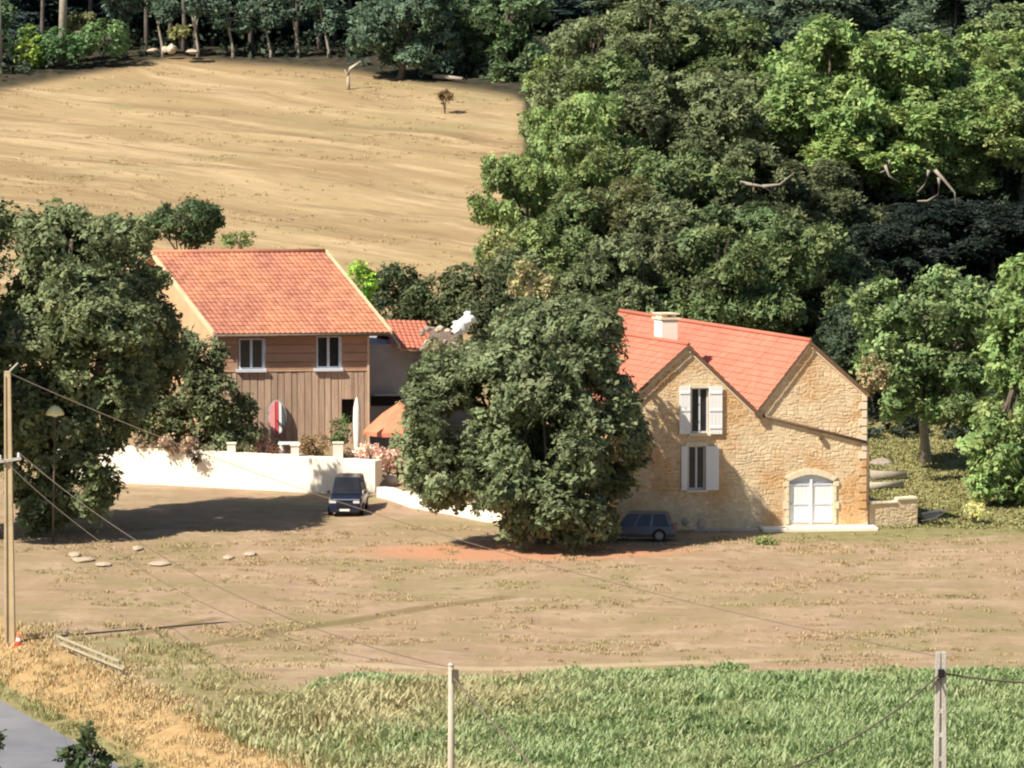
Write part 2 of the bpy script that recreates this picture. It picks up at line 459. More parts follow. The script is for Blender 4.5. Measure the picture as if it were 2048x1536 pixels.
for pts, wd, k in (([(128, 1284), (280, 1268), (430, 1238)], .5, .9), ([(300, 1300), (470, 1283), (560, 1262), (700, 1243), (860, 1215), (1010, 1196)], .9, .9),
                   ([(540, 1276), (575, 1262)], .5, .6), ([(1240, 1130), (1480, 1128)], .5, .45), ([(1020, 1090), (940, 1078)], .4, .3)):
    d = seg_d([gp(*p) for p in pts]); tr = np.maximum(tr, k * (1 - sstep(wd * .3, wd * 1.2, d)))
pale = np.zeros(len(x))
for pts, wd, k in (([(215, 1334), (430, 1334), (600, 1330), (1000, 1340), (1500, 1322)], .8, .8), ([(500, 1338), (640, 1325)], .5, .5),
                   ([(1440, 1322), (1690, 1318)], .5, .6)):
    d = seg_d([gp(*p) for p in pts]); pale = np.maximum(pale, k * (1 - sstep(wd * .3, wd * 1.3, d)))
z1 = np.stack([hill, np.clip(np.maximum.reduce([green, gr2, gr3, verge]), 0, 1), np.clip(soil, 0, 1)], 1)
z2 = np.stack([forest, np.clip(tr, 0, 1), np.clip(bank, 0, 1), np.clip(pale, 0, 1)], 1)
gm, n, out = new_mat('ground')
b = N(n, 'ShaderNodeBsdfPrincipled'); b.inputs['Roughness'].default_value = .95; b.inputs['Specular IOR Level'].default_value = .1
tc = N(n, 'ShaderNodeTexCoord'); P = tc.outputs['Object']
a1 = N(n, 'ShaderNodeAttribute', attribute_name='zone'); a2 = N(n, 'ShaderNodeAttribute', attribute_name='zone2')
s1 = N(n, 'ShaderNodeSeparateColor'); n.links.new(a1.outputs['Color'], s1.inputs[0])
s2 = N(n, 'ShaderNodeSeparateColor'); n.links.new(a2.outputs['Color'], s2.inputs[0])
low = mix(n, ramp(n, noise(n, P, .12, 6, .65, (1, .55, 1)), .35, .65), (.39, .265, .18), (.32, .25, .14))
low = mix(n, ramp(n, noise(n, P, .5, 6, .7, (1, .35, 1)), .48, .72), low, (.46, .325, .22))
low = mix(n, ramp(n, noise(n, P, 1.1, 5, .7, (1, .4, 1)), .56, .75), low, (.27, .19, .115))
low = mix(n, math_(n, 'MULTIPLY', ramp(n, noise(n, P, .35, 6, .75, (.5, 1, 1), .25), .50, .62), .6), low, (.50, .375, .26))
low = mix(n, math_(n, 'MULTIPLY', ramp(n, noise(n, P, .8, 6, .8, (.35, 1, 1), .1), .54, .68), .7), low, (.22, .165, .10))
low = mix(n, math_(n, 'MULTIPLY', ramp(n, noise(n, P, .2, 5, .7, (.7, .6, 1)), .50, .64), .6), low, (.25, .225, .10))
wv = N(n, 'ShaderNodeTexNoise'); wv.inputs['Scale'].default_value = .035; wv.inputs['Detail'].default_value = 2; n.links.new(P, wv.inputs['Vector'])
w1 = N(n, 'ShaderNodeVectorMath', operation='SUBTRACT'); n.links.new(wv.outputs['Color'], w1.inputs[0]); w1.inputs[1].default_value = (.5, .5, .5)
w2 = N(n, 'ShaderNodeVectorMath', operation='MULTIPLY'); n.links.new(w1.outputs[0], w2.inputs[0]); w2.inputs[1].default_value = (12, 12, 0)
w3 = N(n, 'ShaderNodeVectorMath', operation='ADD'); n.links.new(P, w3.inputs[0]); n.links.new(w2.outputs[0], w3.inputs[1]); PW = w3.outputs[0]
up = mix(n, ramp(n, noise(n, PW, .16, 5, .65, (.20, 1.0, 1), .60), .38, .60), (.32, .225, .12), (.42, .31, .17))
up = mix(n, math_(n, 'MULTIPLY', ramp(n, noise(n, PW, .34, 6, .7, (.12, .9, 1), .66), .50, .62), .8), up, (.54, .405, .24))
up = mix(n, math_(n, 'MULTIPLY', ramp(n, noise(n, PW, .26, 6, .75, (.14, 1.0, 1), .58), .52, .62), .75), up, (.235, .165, .095))
up = mix(n, math_(n, 'MULTIPLY', ramp(n, noise(n, P, 1.6, 6, .8, (.25, 1, 1), .6), .48, .75), .5), up, (.26, .18, .095))
up = mix(n, math_(n, 'MULTIPLY', ramp(n, noise(n, P, .09, 5, .6, (.8, 1, 1)), .56, .66), .4), up, (.27, .25, .12))
c = mix(n, s1.outputs[0], low, up)
jit = noise(n, P, .8, 6, .75)
def gate(m, k=1.0, lo=.35, hi=.75):
    v = math_(n, 'ADD', m, math_(n, 'MULTIPLY', math_(n, 'SUBTRACT', jit, .5), k)); return ramp(n, v, lo, hi)
grn = mix(n, ramp(n, noise(n, P, 1.2, 5), .35, .65), (.21, .20, .085), (.30, .265, .13))
c = mix(n, gate(s1.outputs[1], 1.2), c, grn)
c = mix(n, gate(s1.outputs[2], .9), c, (.52, .27, .16))
c = mix(n, math_(n, 'MULTIPLY', gate(s2.outputs[1], .9, .25, .8), .7), c, (.19, .15, .07))
c = mix(n, gate(s2.outputs[2], .6), c, mix(n, ramp(n, noise(n, P, 1.4, 6, .7), .35, .65), (.38, .25, .11), (.52, .36, .18)))
c = mix(n, math_(n, 'MULTIPLY', gate(a2.outputs['Alpha'], .8, .3, .8), .7), c, (.52, .42, .26))
c = mix(n, s2.outputs[0], c, mix(n, ramp(n, noise(n, P, 1.0, 5), .4, .6), (.035, .035, .025), (.07, .06, .038)))  # forest floor painted near black to give the wood its shade
n.links.new(c, b.inputs['Base Color'])
bp = N(n, 'ShaderNodeBump'); bp.inputs['Strength'].default_value = .8; bp.inputs['Distance'].default_value = .12
n.links.new(noise(n, P, 2.2, 8, .8), bp.inputs['Height']); n.links.new(bp.outputs[0], b.inputs['Normal'])
n.links.new(b.outputs[0], out.inputs[0])
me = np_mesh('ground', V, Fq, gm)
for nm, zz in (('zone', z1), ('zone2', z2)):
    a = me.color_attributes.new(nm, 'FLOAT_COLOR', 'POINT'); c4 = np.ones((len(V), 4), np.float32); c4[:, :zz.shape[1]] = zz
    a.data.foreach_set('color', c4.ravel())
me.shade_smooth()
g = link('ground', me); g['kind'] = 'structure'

# road, a strip 3 cm above the cut
def strip(o, d, nrm, s0, s1, t0, t1, zz, step=4.0):
    mb = MB(); k = int((t1 - t0) / step)
    vs = []
    for i in range(k + 1):
        t = t0 + (t1 - t0) * i / k
        for s in (s0, s1):
            p = o + d * t + nrm * s; vs.append((p[0], p[1], zz))
    mb.add(vs, [(2 * i, 2 * i + 1, 2 * i + 3, 2 * i + 2) for i in range(k)])
    return mb
rd = strip(RA, RD, RN, -5.1, -.05, -36, 140, -.96).build('road', M['asphalt']); rd['kind'] = 'structure'

# ------------------------------------------------------------------ grass, straw and crop
def blades(Pts, h, wd, lean, per, cols, spread=.12, colj=.25):
    n = len(Pts); P = np.repeat(Pts, per, axis=0); P[:, :2] += RNG.normal(size=(n * per, 2)) * np.repeat(spread * np.ones(n), per)[:, None]
    H = np.repeat(h, per) * RNG.uniform(.6, 1.25, n * per)
    a = RNG.uniform(0, 2 * math.pi, n * per); d = np.stack([np.cos(a), np.sin(a), np.zeros_like(a)], 1)
    sdv = np.stack([-d[:, 1], d[:, 0], d[:, 2]], 1) * (np.repeat(wd, per) / 2)[:, None]
    L = RNG.uniform(.1, 1, n * per)[:, None] * lean
    mid = P + d * L * H[:, None] * .35 + np.array([0, 0, 1]) * H[:, None] * .62
    tip = P + d * L * H[:, None] * 1.0 + np.array([0, 0, 1]) * H[:, None] * RNG.uniform(.7, 1.0, (n * per, 1))
    V = np.stack([P, mid + sdv, tip, mid - sdv], 1).reshape(-1, 3)
    T = np.repeat(cols, per, axis=0) + RNG.uniform(-colj, colj, (n * per, cols.shape[1])) * np.array([1, .6, 1])[:cols.shape[1]]
    return V, np.arange(len(V)).reshape(-1, 4), np.repeat(np.clip(T, 0, 1), 4, axis=0)
def vnoise(x, y, s, seed=0):
    r = np.random.default_rng(seed); G = r.uniform(0, 1, (64, 64))
    u, v = x / s, y / s; i, j = np.floor(u).astype(int), np.floor(v).astype(int); fu, fv = u - i, v - j
    fu = fu * fu * (3 - 2 * fu); fv = fv * fv * (3 - 2 * fv)
    g = lambda a, b: G[a % 64, b % 64]
    return (g(i, j) * (1 - fu) + g(i + 1, j) * fu) * (1 - fv) + (g(i, j + 1) * (1 - fu) + g(i + 1, j + 1) * fu) * fv
def scatter(n, x0, x1, y0, y1, f):
    x = RNG.uniform(x0, x1, n); y = RNG.uniform(y0, y1, n)
    k = RNG.uniform(0, 1, n) < f(x, y); x, y = x[k], y[k]
    return np.stack([x, y, ground(x, y) - .02], 1)
def gsgn(x, y): return (x - RA[0]) * RN[0] + (y - RA[1]) * RN[1]
def crop_edge(x): return np.interp(x, [-16, -12, -6, 0, 10, 25, 60], [196, 203, 211.0, 211.6, 212.5, 213.2, 213])
# leafy crop in the near field
P = scatter(34000, -17, 32, 176, 214, lambda x, y: (y < crop_edge(x) + (vnoise(x, y, 1.3, 3) - .5) * 2.6 + (vnoise(x, y, 5, 4) - .5) * 3) * (RNG.uniform(0, 1, len(x)) < .12 + .88 * sstep(4.0, 11, gsgn(x, y) + 6 * (vnoise(x, y, 2.4, 77) - .5))) * (gsgn(x, y) > 4) * (.55 + .45 * (vnoise(x, y, 1.6, 5) > .35)))
yel = np.clip(1.15 * (vnoise(P[:, 0], P[:, 1], 3.1, 8) * .6 + vnoise(P[:, 0], P[:, 1], 1.1, 9) * .4 - .38) + .75 * np.exp(-((P[:, 0] + 3) / 5) ** 2 - ((P[:, 1] - 203) / 6) ** 2) + .5 * (1 - sstep(9, 15, gsgn(P[:, 0], P[:, 1]))) - .25 * sstep(2, 12, P[:, 0]), 0, 1)
hgt = .45 + .5 * vnoise(P[:, 0], P[:, 1], 2.2, 11)
def crop_mat():
    m, n, out = new_mat('crop'); a = N(n, 'ShaderNodeAttribute', attribute_name='tint'); s = N(n, 'ShaderNodeSeparateColor'); n.links.new(a.outputs['Color'], s.inputs[0])
    c = mix(n, s.outputs[0], (.225, .345, .12), (.44, .53, .26)); c = mix(n, s.outputs[1], c, (.56, .50, .27))
    d = N(n, 'ShaderNodeBsdfPrincipled'); d.inputs['Roughness'].default_value = .55; t = N(n, 'ShaderNodeBsdfTranslucent'); mx = N(n, 'ShaderNodeMixShader'); mx.inputs[0].default_value = .35
    n.links.new(c, d.inputs['Base Color']); n.links.new(c, t.inputs['Color']); n.links.new(d.outputs[0], mx.inputs[1]); n.links.new(t.outputs[0], mx.inputs[2]); n.links.new(mx.outputs[0], out.inputs[0]); return m
M['crop'] = crop_mat()
hgt = hgt * (.45 + .55 * sstep(0, 5, crop_edge(P[:, 0]) - P[:, 1]))
V, Fq, T = blades(P, hgt, RNG.uniform(.07, .13, len(P)), .8, 8, np.stack([RNG.uniform(.1, .9, len(P)), yel], 1), .18)
o = link('green_crop', np_mesh('green_crop', V, Fq, M['crop'], T)); tag(o, 'tall green leafy crop with yellow patches filling the near field', 'crop', kind='stuff')
# dry straw on the bank and thin dry grass on the fields
P = scatter(7000, -26, 8, 184, 226, lambda x, y: (gsgn(x, y) > .3) * (gsgn(x, y) < 10) * (.35 + .65 * (vnoise(x, y, 1.2, 21) > .4)) * np.where(gsgn(x, y) > 5, .35, 1))
gg = np.clip(np.exp(-((gsgn(P[:, 0], P[:, 1]) - .7) / .7) ** 2) * .8 + 1.0 * sstep(3.5, 7, gsgn(P[:, 0], P[:, 1])) * vnoise(P[:, 0], P[:, 1], 1.5, 30), 0, 1)
def straw_mat(name):
    m, n, out = new_mat(name); a = N(n, 'ShaderNodeAttribute', attribute_name='tint'); s = N(n, 'ShaderNodeSeparateColor'); n.links.new(a.outputs['Color'], s.inputs[0])
    c = mix(n, s.outputs[0], (.36, .27, .14), (.56, .43, .24)); c = mix(n, s.outputs[1], c, (.24, .26, .10))
    d = N(n, 'ShaderNodeBsdfPrincipled'); d.inputs['Roughness'].default_value = .8; d.inputs['Specular IOR Level'].default_value = .1
    n.links.new(c, d.inputs['Base Color']); n.links.new(d.outputs[0], out.inputs[0]); return m
M['dry'] = straw_mat('dry')
V, Fq, T = blades(P, np.full(len(P), .30), np.full(len(P), .045), 1.1, 16, np.stack([RNG.uniform(.35, .95, len(P)), gg], 1), .22)
o = link('dry_grass', np_mesh('dry_grass', V, Fq, M['dry'], T)); tag(o, 'golden dry grass covering the bank beside the grey road', 'grass', kind='stuff')
P = scatter(26000, -30, 32, 210, 262, lambda x, y: (y > crop_edge(x)) * (gsgn(x, y) > 9) * (.01 + .7 * sstep(.5, .75, vnoise(x, y * 2.2, 2.6, 41) * .6 + vnoise(x, y * 2, .9, 42) * .4)))
gg = np.clip((vnoise(P[:, 0], P[:, 1], 4, 33) - .35) * 1.2 + .6 * sstep(255, 261, P[:, 1]) * (P[:, 0] > 9), 0, 1)
V, Fq, T = blades(P, np.full(len(P), .14), np.full(len(P), .04), 1.1, 10, np.stack([RNG.uniform(.1, .8, len(P)), gg], 1), .14)
o = link('field_grass', np_mesh('field_grass', V, Fq, M['dry'], T)); tag(o, 'sparse short dry grass on the bare field before the houses', 'grass', kind='stuff')
P = scatter(6000, -45, 3, 318, 404, lambda x, y: (y < edge_y(x)) * (.0 + .6 * sstep(.48, .7, vnoise(x * .25, y * 1.4, 2.2, 51) * .6 + vnoise(x * .5, y, 1.0, 52) * .4)))
V, Fq, T = blades(P, np.full(len(P), .15), np.full(len(P), .07), 1.1, 8, np.stack([RNG.uniform(.1, .8, len(P)), .25 * RNG.uniform(0, 1, len(P))], 1), .2)
o = link('hill_stubble', np_mesh('hill_stubble', V, Fq, M['dry'], T)); tag(o, 'pale dry stubble in rows on the sloping hill field', 'grass', kind='stuff')
P = scatter(9000, 17.5, 34, 261, 296, lambda x, y: .4 + .6 * (vnoise(x, y, 1.1, 61) > .4))
V, Fq, T = blades(P, np.full(len(P), .16), np.full(len(P), .08), 1.3, 5, np.stack([RNG.uniform(.3, .9, len(P)), RNG.uniform(.6, 1, len(P))], 1), .15)
o = link('yard_grass', np_mesh('yard_grass', V, Fq, M['dry'], T)); tag(o, 'rough olive grass to the right of the stone house', 'grass', kind='stuff')

# ------------------------------------------------------------------ roof tiles
def tiles(p0, u, v, tw=.30, tl=.40, rise=.05, seed=1, over=.0, name='roof_tiles', mat=None, parent=None):
    """canal tile courses: p0 ridge corner, u along the ridge, v down the slope"""
    u, v = Vector(u), Vector(v); U, Vd = u.normalized(), v.normalized(); nrm = U.cross(Vd)
    if nrm.z < 0: nrm = -nrm
    nu = max(1, round(u.length / tw)); nv = max(1, round(v.length / tl))
    a = u / nu; bvec = v / nv; seg = 5; vs = []; fs = []; ts = []
    rr = random.Random(seed)
    for j in range(nv):
        for i in range(nu):
            o = Vector(p0) + a * i + bvec * j + nrm * rr.uniform(-.008, .012); t = rr.uniform(0, 1)
            b0 = len(vs)
            for e, lift in ((0, .0), (1.10, .035)):
                for k in range(seg + 1):
                    f = k / seg; h = math.sin(math.pi * f) * rise
                    vs.append(o + a * f + bvec * e + nrm * (h + lift + .01)); ts.append(t)
            for k in range(seg): fs.append((b0 + k, b0 + k + 1, b0 + seg + 2 + k, b0 + seg + 1 + k))
            fs.append(tuple(b0 + seg + 1 + k for k in range(seg + 1)))
    mb = MB(); mb.v = [tuple(q) for q in vs]; mb.f = fs; mb.t = ts
    return mb.build(name, mat, parent, kind='stuff')
def tube_run(a, b, r, name, mat, parent, seg=8, lbl=None, nseg=1):
    o = MB().tube([Vector(a).lerp(Vector(b), k / nseg) for k in range(nseg + 1)], r, seg).build(name, mat, parent, smooth=True)
    if lbl: o['label'] = lbl
    return o

# ------------------------------------------------------------------ TIMBER HOUSE (left)
th15 = math.radians(6); th33 = math.radians(33)
W = Vector((math.cos(th15), math.sin(th15), 0)); D = Vector((-math.sin(th33), math.cos(th33), 0)); UP = Vector((0, 0, 1))
NF = Vector((math.sin(th15), -math.cos(th15), 0))      # outward normal of the front walls
E0 = at(430, 668, 285.3); L1 = 9.65; RUN = 7.0; RISE = 4.05
E1 = E0 + W * L1; R0 = E0 + D * RUN + UP * RISE; R1 = R0 + W * L1
FL = 1.6
barn = empty('timber_house', Vector((E0.x + 4, E0.y + 3, FL)), 'two storey timber clad house with mottled red tiled roof', 'house')
ov_f, ov_s = .75, .80
C0 = E0 + W * .35 + D * (ov_f / math.cos(math.radians(27))); C1 = E1 - W * ov_s + D * (ov_f / math.cos(math.radians(27)))
slope = RISE / RUN
zt = E0.z - .12 + slope * .8
C0t = Vector((C0.x, C0.y, zt)); C1t = Vector((C1.x, C1.y, zt)); C0b = Vector((C0.x, C0.y, FL - .4)); C1b = Vector((C1.x, C1.y, FL - .4))
pF = C0b
def tf(px, py): return hitplane(px, py, pF, NF)
wins = [(478, 527, 677, 738), (633, 680, 672, 736)]
holeW = []
for (a, b_, c_, d_) in wins:
    holeW.append([tf(a, d_), tf(b_, d_), tf(b_, c_), tf(a, c_)])
slot = [tf(684, 846), tf(708, 846), tf(708, 798), tf(684, 798)]
inward = -NF * .3
depthB = D * (2 * (RUN - .8))
mb = MB().holed([C0b, C1b, C1t, C0t], holeW + [slot], inward)
# back and right walls
B0, B1 = C0b + depthB, C1b + depthB
mb.add([B0, B1, B1 + UP * (zt - C0b.z), B0 + UP * (zt - C0b.z)], [(0, 1, 2, 3)])
apexL = C0t + depthB * .5 + UP * (slope * (RUN - .8) - .05); apexR = C1t + depthB * .5 + UP * (slope * (RUN - .8) - .05)
mb.add([C1b, B1, B1 + UP * (zt - C0b.z), apexR, C1t], [(0, 1, 2, 3, 4)])
mb.build('wall', M['wood_up'], barn)
o = MB().add([C0b, B0, B0 + UP * (zt - C0b.z), apexL, C0t], [(0, 1, 2, 3, 4)]).build('gable_wall', M['ochre_render'], barn); o['label'] = 'ochre gable wall lit by the sun'
# cladding boards
def board(a, b_, h0, h1, name, mat, t=.05, proud=.01):
    """piece of cladding between facade distances a..b_ and heights h0..h1"""
    o = C0b + W * a + NF * proud; o = Vector((o.x, o.y, h0))
    return MB().obox(o, W * (b_ - a), NF * t, UP * (h1 - h0)).build(name, mat, barn, bevel=.012)
Lw = (C1b - C0b).length
def fa(p): return (p - C0b).dot(W)
zmid = tf(600, 741).z
sa, sb, s0, s1_ = fa(slot[0]), fa(slot[1]), slot[0].z, slot[2].z
a = 0.0; rr = random.Random(3)
while a < Lw - .05:
    wdt = min(rr.uniform(.26, .44), Lw - a)
    p = rr.uniform(.005, .04)
    if a + wdt > sa and a < sb:
        if a < sa - .03: board(a, sa - .02, FL - .1, zmid, 'plank', M['wood_low'], proud=p)
        board(max(a, sa), min(a + wdt, sb), FL - .1, s0, 'plank', M['wood_low'], proud=p)
        board(max(a, sa), min(a + wdt, sb), s1_, zmid, 'plank', M['wood_low'], proud=p)
        if a + wdt > sb + .03: board(sb + .02, a + wdt - .02, FL - .1, zmid, 'plank', M['wood_low'], proud=p)
    else:
        board(a, a + wdt - .025, FL - .1, zmid, 'plank', M['wood_low'], proud=p)
    a += wdt
hz = zmid + .02; gaps = [0.0]
for h in holeW: gaps += [fa(h[0]) - .06, fa(h[1]) + .06]
gaps.append(Lw)
ztop = tf(600, 676).z + .1
rows = 5; dz = (C0t.z - .05 - hz) / rows
for k in range(rows):
    for q in range(0, len(gaps), 2):
        board(gaps[q] + .01, gaps[q + 1] - .01, hz + k * dz, hz + (k + 1) * dz - .03, 'plank', M['wood_up'], proud=rr.uniform(.005, .02))
board(0, Lw, zmid - .03, zmid + .02, 'belt_board', M['fascia'], t=.07, proud=.05)
MB().obox(C1b + UP * .3 - W * .02, W * .12, NF * .12, UP * (zt - C1b.z - .4)).build('corner_post', M['fascia'], barn)
for h in holeW:
    a_, b_ = h[0], h[2]; wd = (h[1] - h[0]).length; ht = (h[3] - h[0]).z
    f = MB(); ii = -NF * .08
    o_ = h[0] + ii
    f.obox(o_, W * .08, NF * .1, UP * ht); f.obox(o_ + W * (wd - .08), W * .08, NF * .1, UP * ht)
    f.obox(o_ + W * .08, W * (wd - .16), NF * .1, UP * .08); f.obox(o_ + W * .08 + UP * (ht - .08), W * (wd - .16), NF * .1, UP * .08)
    f.obox(o_ + W * (wd / 2 - .07) + UP * .08, W * .14, NF * .12, UP * (ht - .16))
    win = f.build('window', M['white_frame'], barn)
    for s in (0, 1):
        MB().obox(o_ + NF * .02 + W * (.08 + s * (wd / 2 - .01)) + UP * .08, W * (wd / 2 - .15), NF * .02, UP * (ht - .16)).build('pane', M['glass'], win)
    MB().obox(h[0] - W * .16 - UP * .16 - NF * .02, W * (wd + .32), NF * .30, UP * .15).build('sill', M['white_frame'], win)
    MB().obox(h[1] + W * .0 - UP * .0, W * .12, NF * .06, UP * ht).build('casing', M['white_frame'], win)
o = MB().obox(slot[0] - NF * .28, W * (sb - sa), NF * .02, UP * (s1_ - s0)).build('opening', M['dark'], barn)
o['label'] = 'dark square opening in the boards'
# roof
def slab(p0, u, v, th=.12):
    u, v = Vector(u), Vector(v); nrm = u.cross(v).normalized()
    if nrm.z < 0: nrm = -nrm
    return MB().obox(Vector(p0) - nrm * th, u, v, nrm * th)
dn = E0 - R0
rf = slab(R0, W * L1, dn).build('roof', M['wood_up'], barn)
tiles(R0, W * L1, dn, .28, .38, .05, 5, mat=M['old_tile'], parent=rf)
dn2 = Vector((D * RUN) - UP * RISE)
rb = slab(R0, W * L1, dn2).build('roof', M['wood_up'], barn); rb['label'] = 'rear roof slope'
tiles(R0, W * L1, dn2, .28, .38, .05, 6, mat=M['old_tile'], parent=rb)
MB().tube([R0 + UP * .06 - W * .03, R0.lerp(R1, .5) + UP * .07, R1 + UP * .06 + W * .03], .13, 8).build('ridge_cap', M['old_tile'], rf, smooth=True)
for q, e in ((R1, E1), (R0, E0)):
    MB().obox(q + (W * .02 if q == R1 else -W * .14) - UP * .1, W * .12, UP * .24, e - q).build('verge_strip', M['fascia'], rf)
tube_run(E0 - UP * .1 + NF * .08, E1 - UP * .1 + NF * .08, .08, 'gutter', M['dark_metal'], rf)
# annex set back on the right of the timber house
an = empty('tiled_annex', onground(800, 291.5), 'low grey walled annex with red tiled roof behind the timber house', 'annex')
q0 = at(738, 800, 291.0); q1 = at(868, 800, 291.6)
uu = Vector((q1.x - q0.x, q1.y - q0.y, 0)); zE = at(800, 694, 290.6).z
MB().obox(Vector((q0.x, q0.y, 1.3)), uu, Vector((-.8, 5.5, 0)), UP * (zE - 1.2)).build('wall', M['grey_render'], an)
ea = at(800, 697, 290.2); eb = at(858, 697, 290.6); ra = at(764, 640, 293.4); rb_ = at(852, 643, 293.8)
o = MB().prism([ea, eb, rb_, ra], -UP * .15).build('roof', M['wood_up'], an)
tiles(ra, (rb_ - ra) * .995, (ea - ra).lerp(eb - rb_, .5), .28, .38, .05, 9, mat=M['new_tile'], parent=o)
MB().obox(ra - UP * .02 - Vector((.12, 0, 0)), Vector((.16, 0, 0)), UP * .2, ea - ra).build('verge_strip', M['fascia'], o)
ra2 = ra + Vector((-.6, 3.2, -1.9)); rb2 = rb_ + Vector((-.6, 3.2, -1.9))
o = MB().prism([ra, rb_, rb2, ra2], -UP * .15).build('roof', M['new_tile'], an); o['label'] = 'rear roof slope'
o = MB().obox(at(742, 812, 290.7), Vector((1.75, .05, 0)), Vector((0, .1, 0)), UP * .55).build('opening', M['dark'], an); o['label'] = 'dark opening under the annex wall'
MB().obox(at(748, 792, 290.5), Vector((1.5, .05, 0)), Vector((0, .18, 0)), UP * .12).build('lintel', M['grey_render'], an)

# ------------------------------------------------------------------ STONE HOUSE (right)
G0 = onground(1530, 261.0); 
pS = Vector((G0.x, 261.0, 0))
def sf(px, py, out=0.0): return hitplane(px, py, pS, NF) + NF * out
base_l = sf(1235, 1062); base_r = sf(1737, 1052)
zb = -.4
def low(p, z): return Vector((p.x, p.y, z))
Al, Aa, Vy, Ba, Br = sf(1238, 820), sf(1376, 694), sf(1514, 826), sf(1620, 686), sf(1734, 788)
shouse = empty('stone_house', Vector((G0.x, G0.y + 3, 0)), 'two gabled stone house with bright red roofs and white shutters', 'house')
def rect(a, b_, c_, d_): return [sf(a, d_), sf(b_, d_), sf(b_, c_), sf(a, c_)]
hU = rect(1382, 1416, 776, 866); hL = rect(1376, 1410, 892, 979)
dl, dr, dt, db = 1578, 1666, 962, 1048
arc = []
for k in range(9):
    t = k / 8; xx = dr + (dl - dr) * t; arc.append(sf(xx, dt - 13 * math.sin(math.pi * t)))
hD = [sf(dl, db), sf(dr, db)] + arc
outer = [low(base_l, zb), low(base_r, zb), Br, Ba, Vy, Aa, Al]
MB().holed(outer, [hU, hL, hD], -NF * .32).build('wall', M['mortar'], shouse)
Q = at(1240, 627, 276.8); DV = Q - Ba; DVh = Vector((DV.x, DV.y, 0))
# other walls of the block
mb = MB()
mb.add([low(base_r, zb), low(base_r, zb) + DVh, Br + DVh, Br], [(0, 1, 2, 3)])
mb.add([low(base_l, zb), low(base_l, zb) + DVh * .5, Al + DVh * .5, Al], [(0, 1, 2, 3)])
mb.add([low(Vy, zb) + DVh, low(base_r, zb) + DVh, Br + DVh, Ba + DVh, Vy + DVh], [(0, 1, 2, 3, 4)])
hh_ = DVh * .5; mb.add([low(base_l, zb) + hh_, low(Vy, zb) + hh_, Vy + hh_, Aa + hh_, Al + hh_], [(0, 1, 2, 3, 4)])
mb.add([low(Vy, zb) + hh_, low(Vy, zb) + DVh, Vy + DVh, Vy + hh_], [(0, 1, 2, 3)])
o = mb.build('wall', M['mortar'], shouse); o['label'] = 'side and rear walls'
# individual rubble stones standing proud of the mortar
def inpoly(p, poly):
    c = False; j = len(poly) - 1
    for i in range(len(poly)):
        if (poly[i][1] > p[1]) != (poly[j][1] > p[1]) and p[0] < (poly[j][0] - poly[i][0]) * (p[1] - poly[i][1]) / (poly[j][1] - poly[i][1]) + poly[i][0]: c = not c
        j = i
    return c
def stones(poly3, holes3, O, U, nrm, seed, parent, name='stonework', mat='stone', sx=(.18, .42), sy=(.13, .24), orange=None):
    f2 = lambda p: ((p - O).dot(U), p.z)
    poly = [f2(p) for p in poly3]; hs = [[f2(p) for p in h] for h in holes3]
    rr = random.Random(seed); mb = MB()
    zz = min(p[1] for p in poly); zmax = max(p[1] for p in poly); x0 = min(p[0] for p in poly); x1 = max(p[0] for p in poly)
    wob = lambda q: .10 * math.sin(q[0] * 1.3 + q[1] * .9) + .06 * math.sin(q[0] * 3.1 - q[1] * 2.3) + .035 * math.sin(q[0] * 7.7 + q[1] * 3)
    zz -= .3
    while zz < zmax + .3:
        h = rr.uniform(*sy); a = x0 + rr.uniform(-.2, 0)
        while a < x1:
            l = rr.uniform(*sx); m = .018
            e1, e2 = rr.uniform(-.05, .03), rr.uniform(-.05, .03)
            cs = [(a + m, zz + m), (a + l - m, zz + m), (a + l - m, zz + h - m + e1), (a + m, zz + h - m + e2)]
            cs = [(q[0], q[1] + wob(q)) for q in cs]
            if all(inpoly(q, poly) for q in cs) and not any(inpoly(q, hh) for q in cs + [(a + l / 2, zz + h / 2)] for hh in hs) and rr.random() < .985:
                d = rr.uniform(.004, .024); ins = min(l, h) * .16
                j = lambda: rr.uniform(-.035, .03)
                bk = [O + U * (q[0] + j()) + UP * 0 for q in cs]
                bk = [Vector((b.x, b.y, q[1] + j())) - nrm * .01 for b, q in zip(bk, cs)]
                cen = sum(bk, Vector()) / 4
                fr = [b + (cen - b) * (ins / (l / 2 + .05)) + nrm * (d + .01) for b in bk]
                t = rr.uniform(.1, 1.0)
                if rr.random() < .05: t = 0
                mb.add(bk + fr, [(4, 5, 6, 7), (0, 1, 5, 4), (1, 2, 6, 5), (2, 3, 7, 6), (3, 0, 4, 7)], t)
            a += l
        zz += h
    return mb.build(name, M[mat], parent, kind='stuff')
O_ = low(base_l, 0)
def grow(h, k):
    c = sum(h, Vector()) / len(h); return [c + (p - c) * k for p in h]
stones(outer, [grow(hU, 1.15), grow(hL, 1.15), grow(hD, 1.18)], O_, W, NF, 11, shouse)
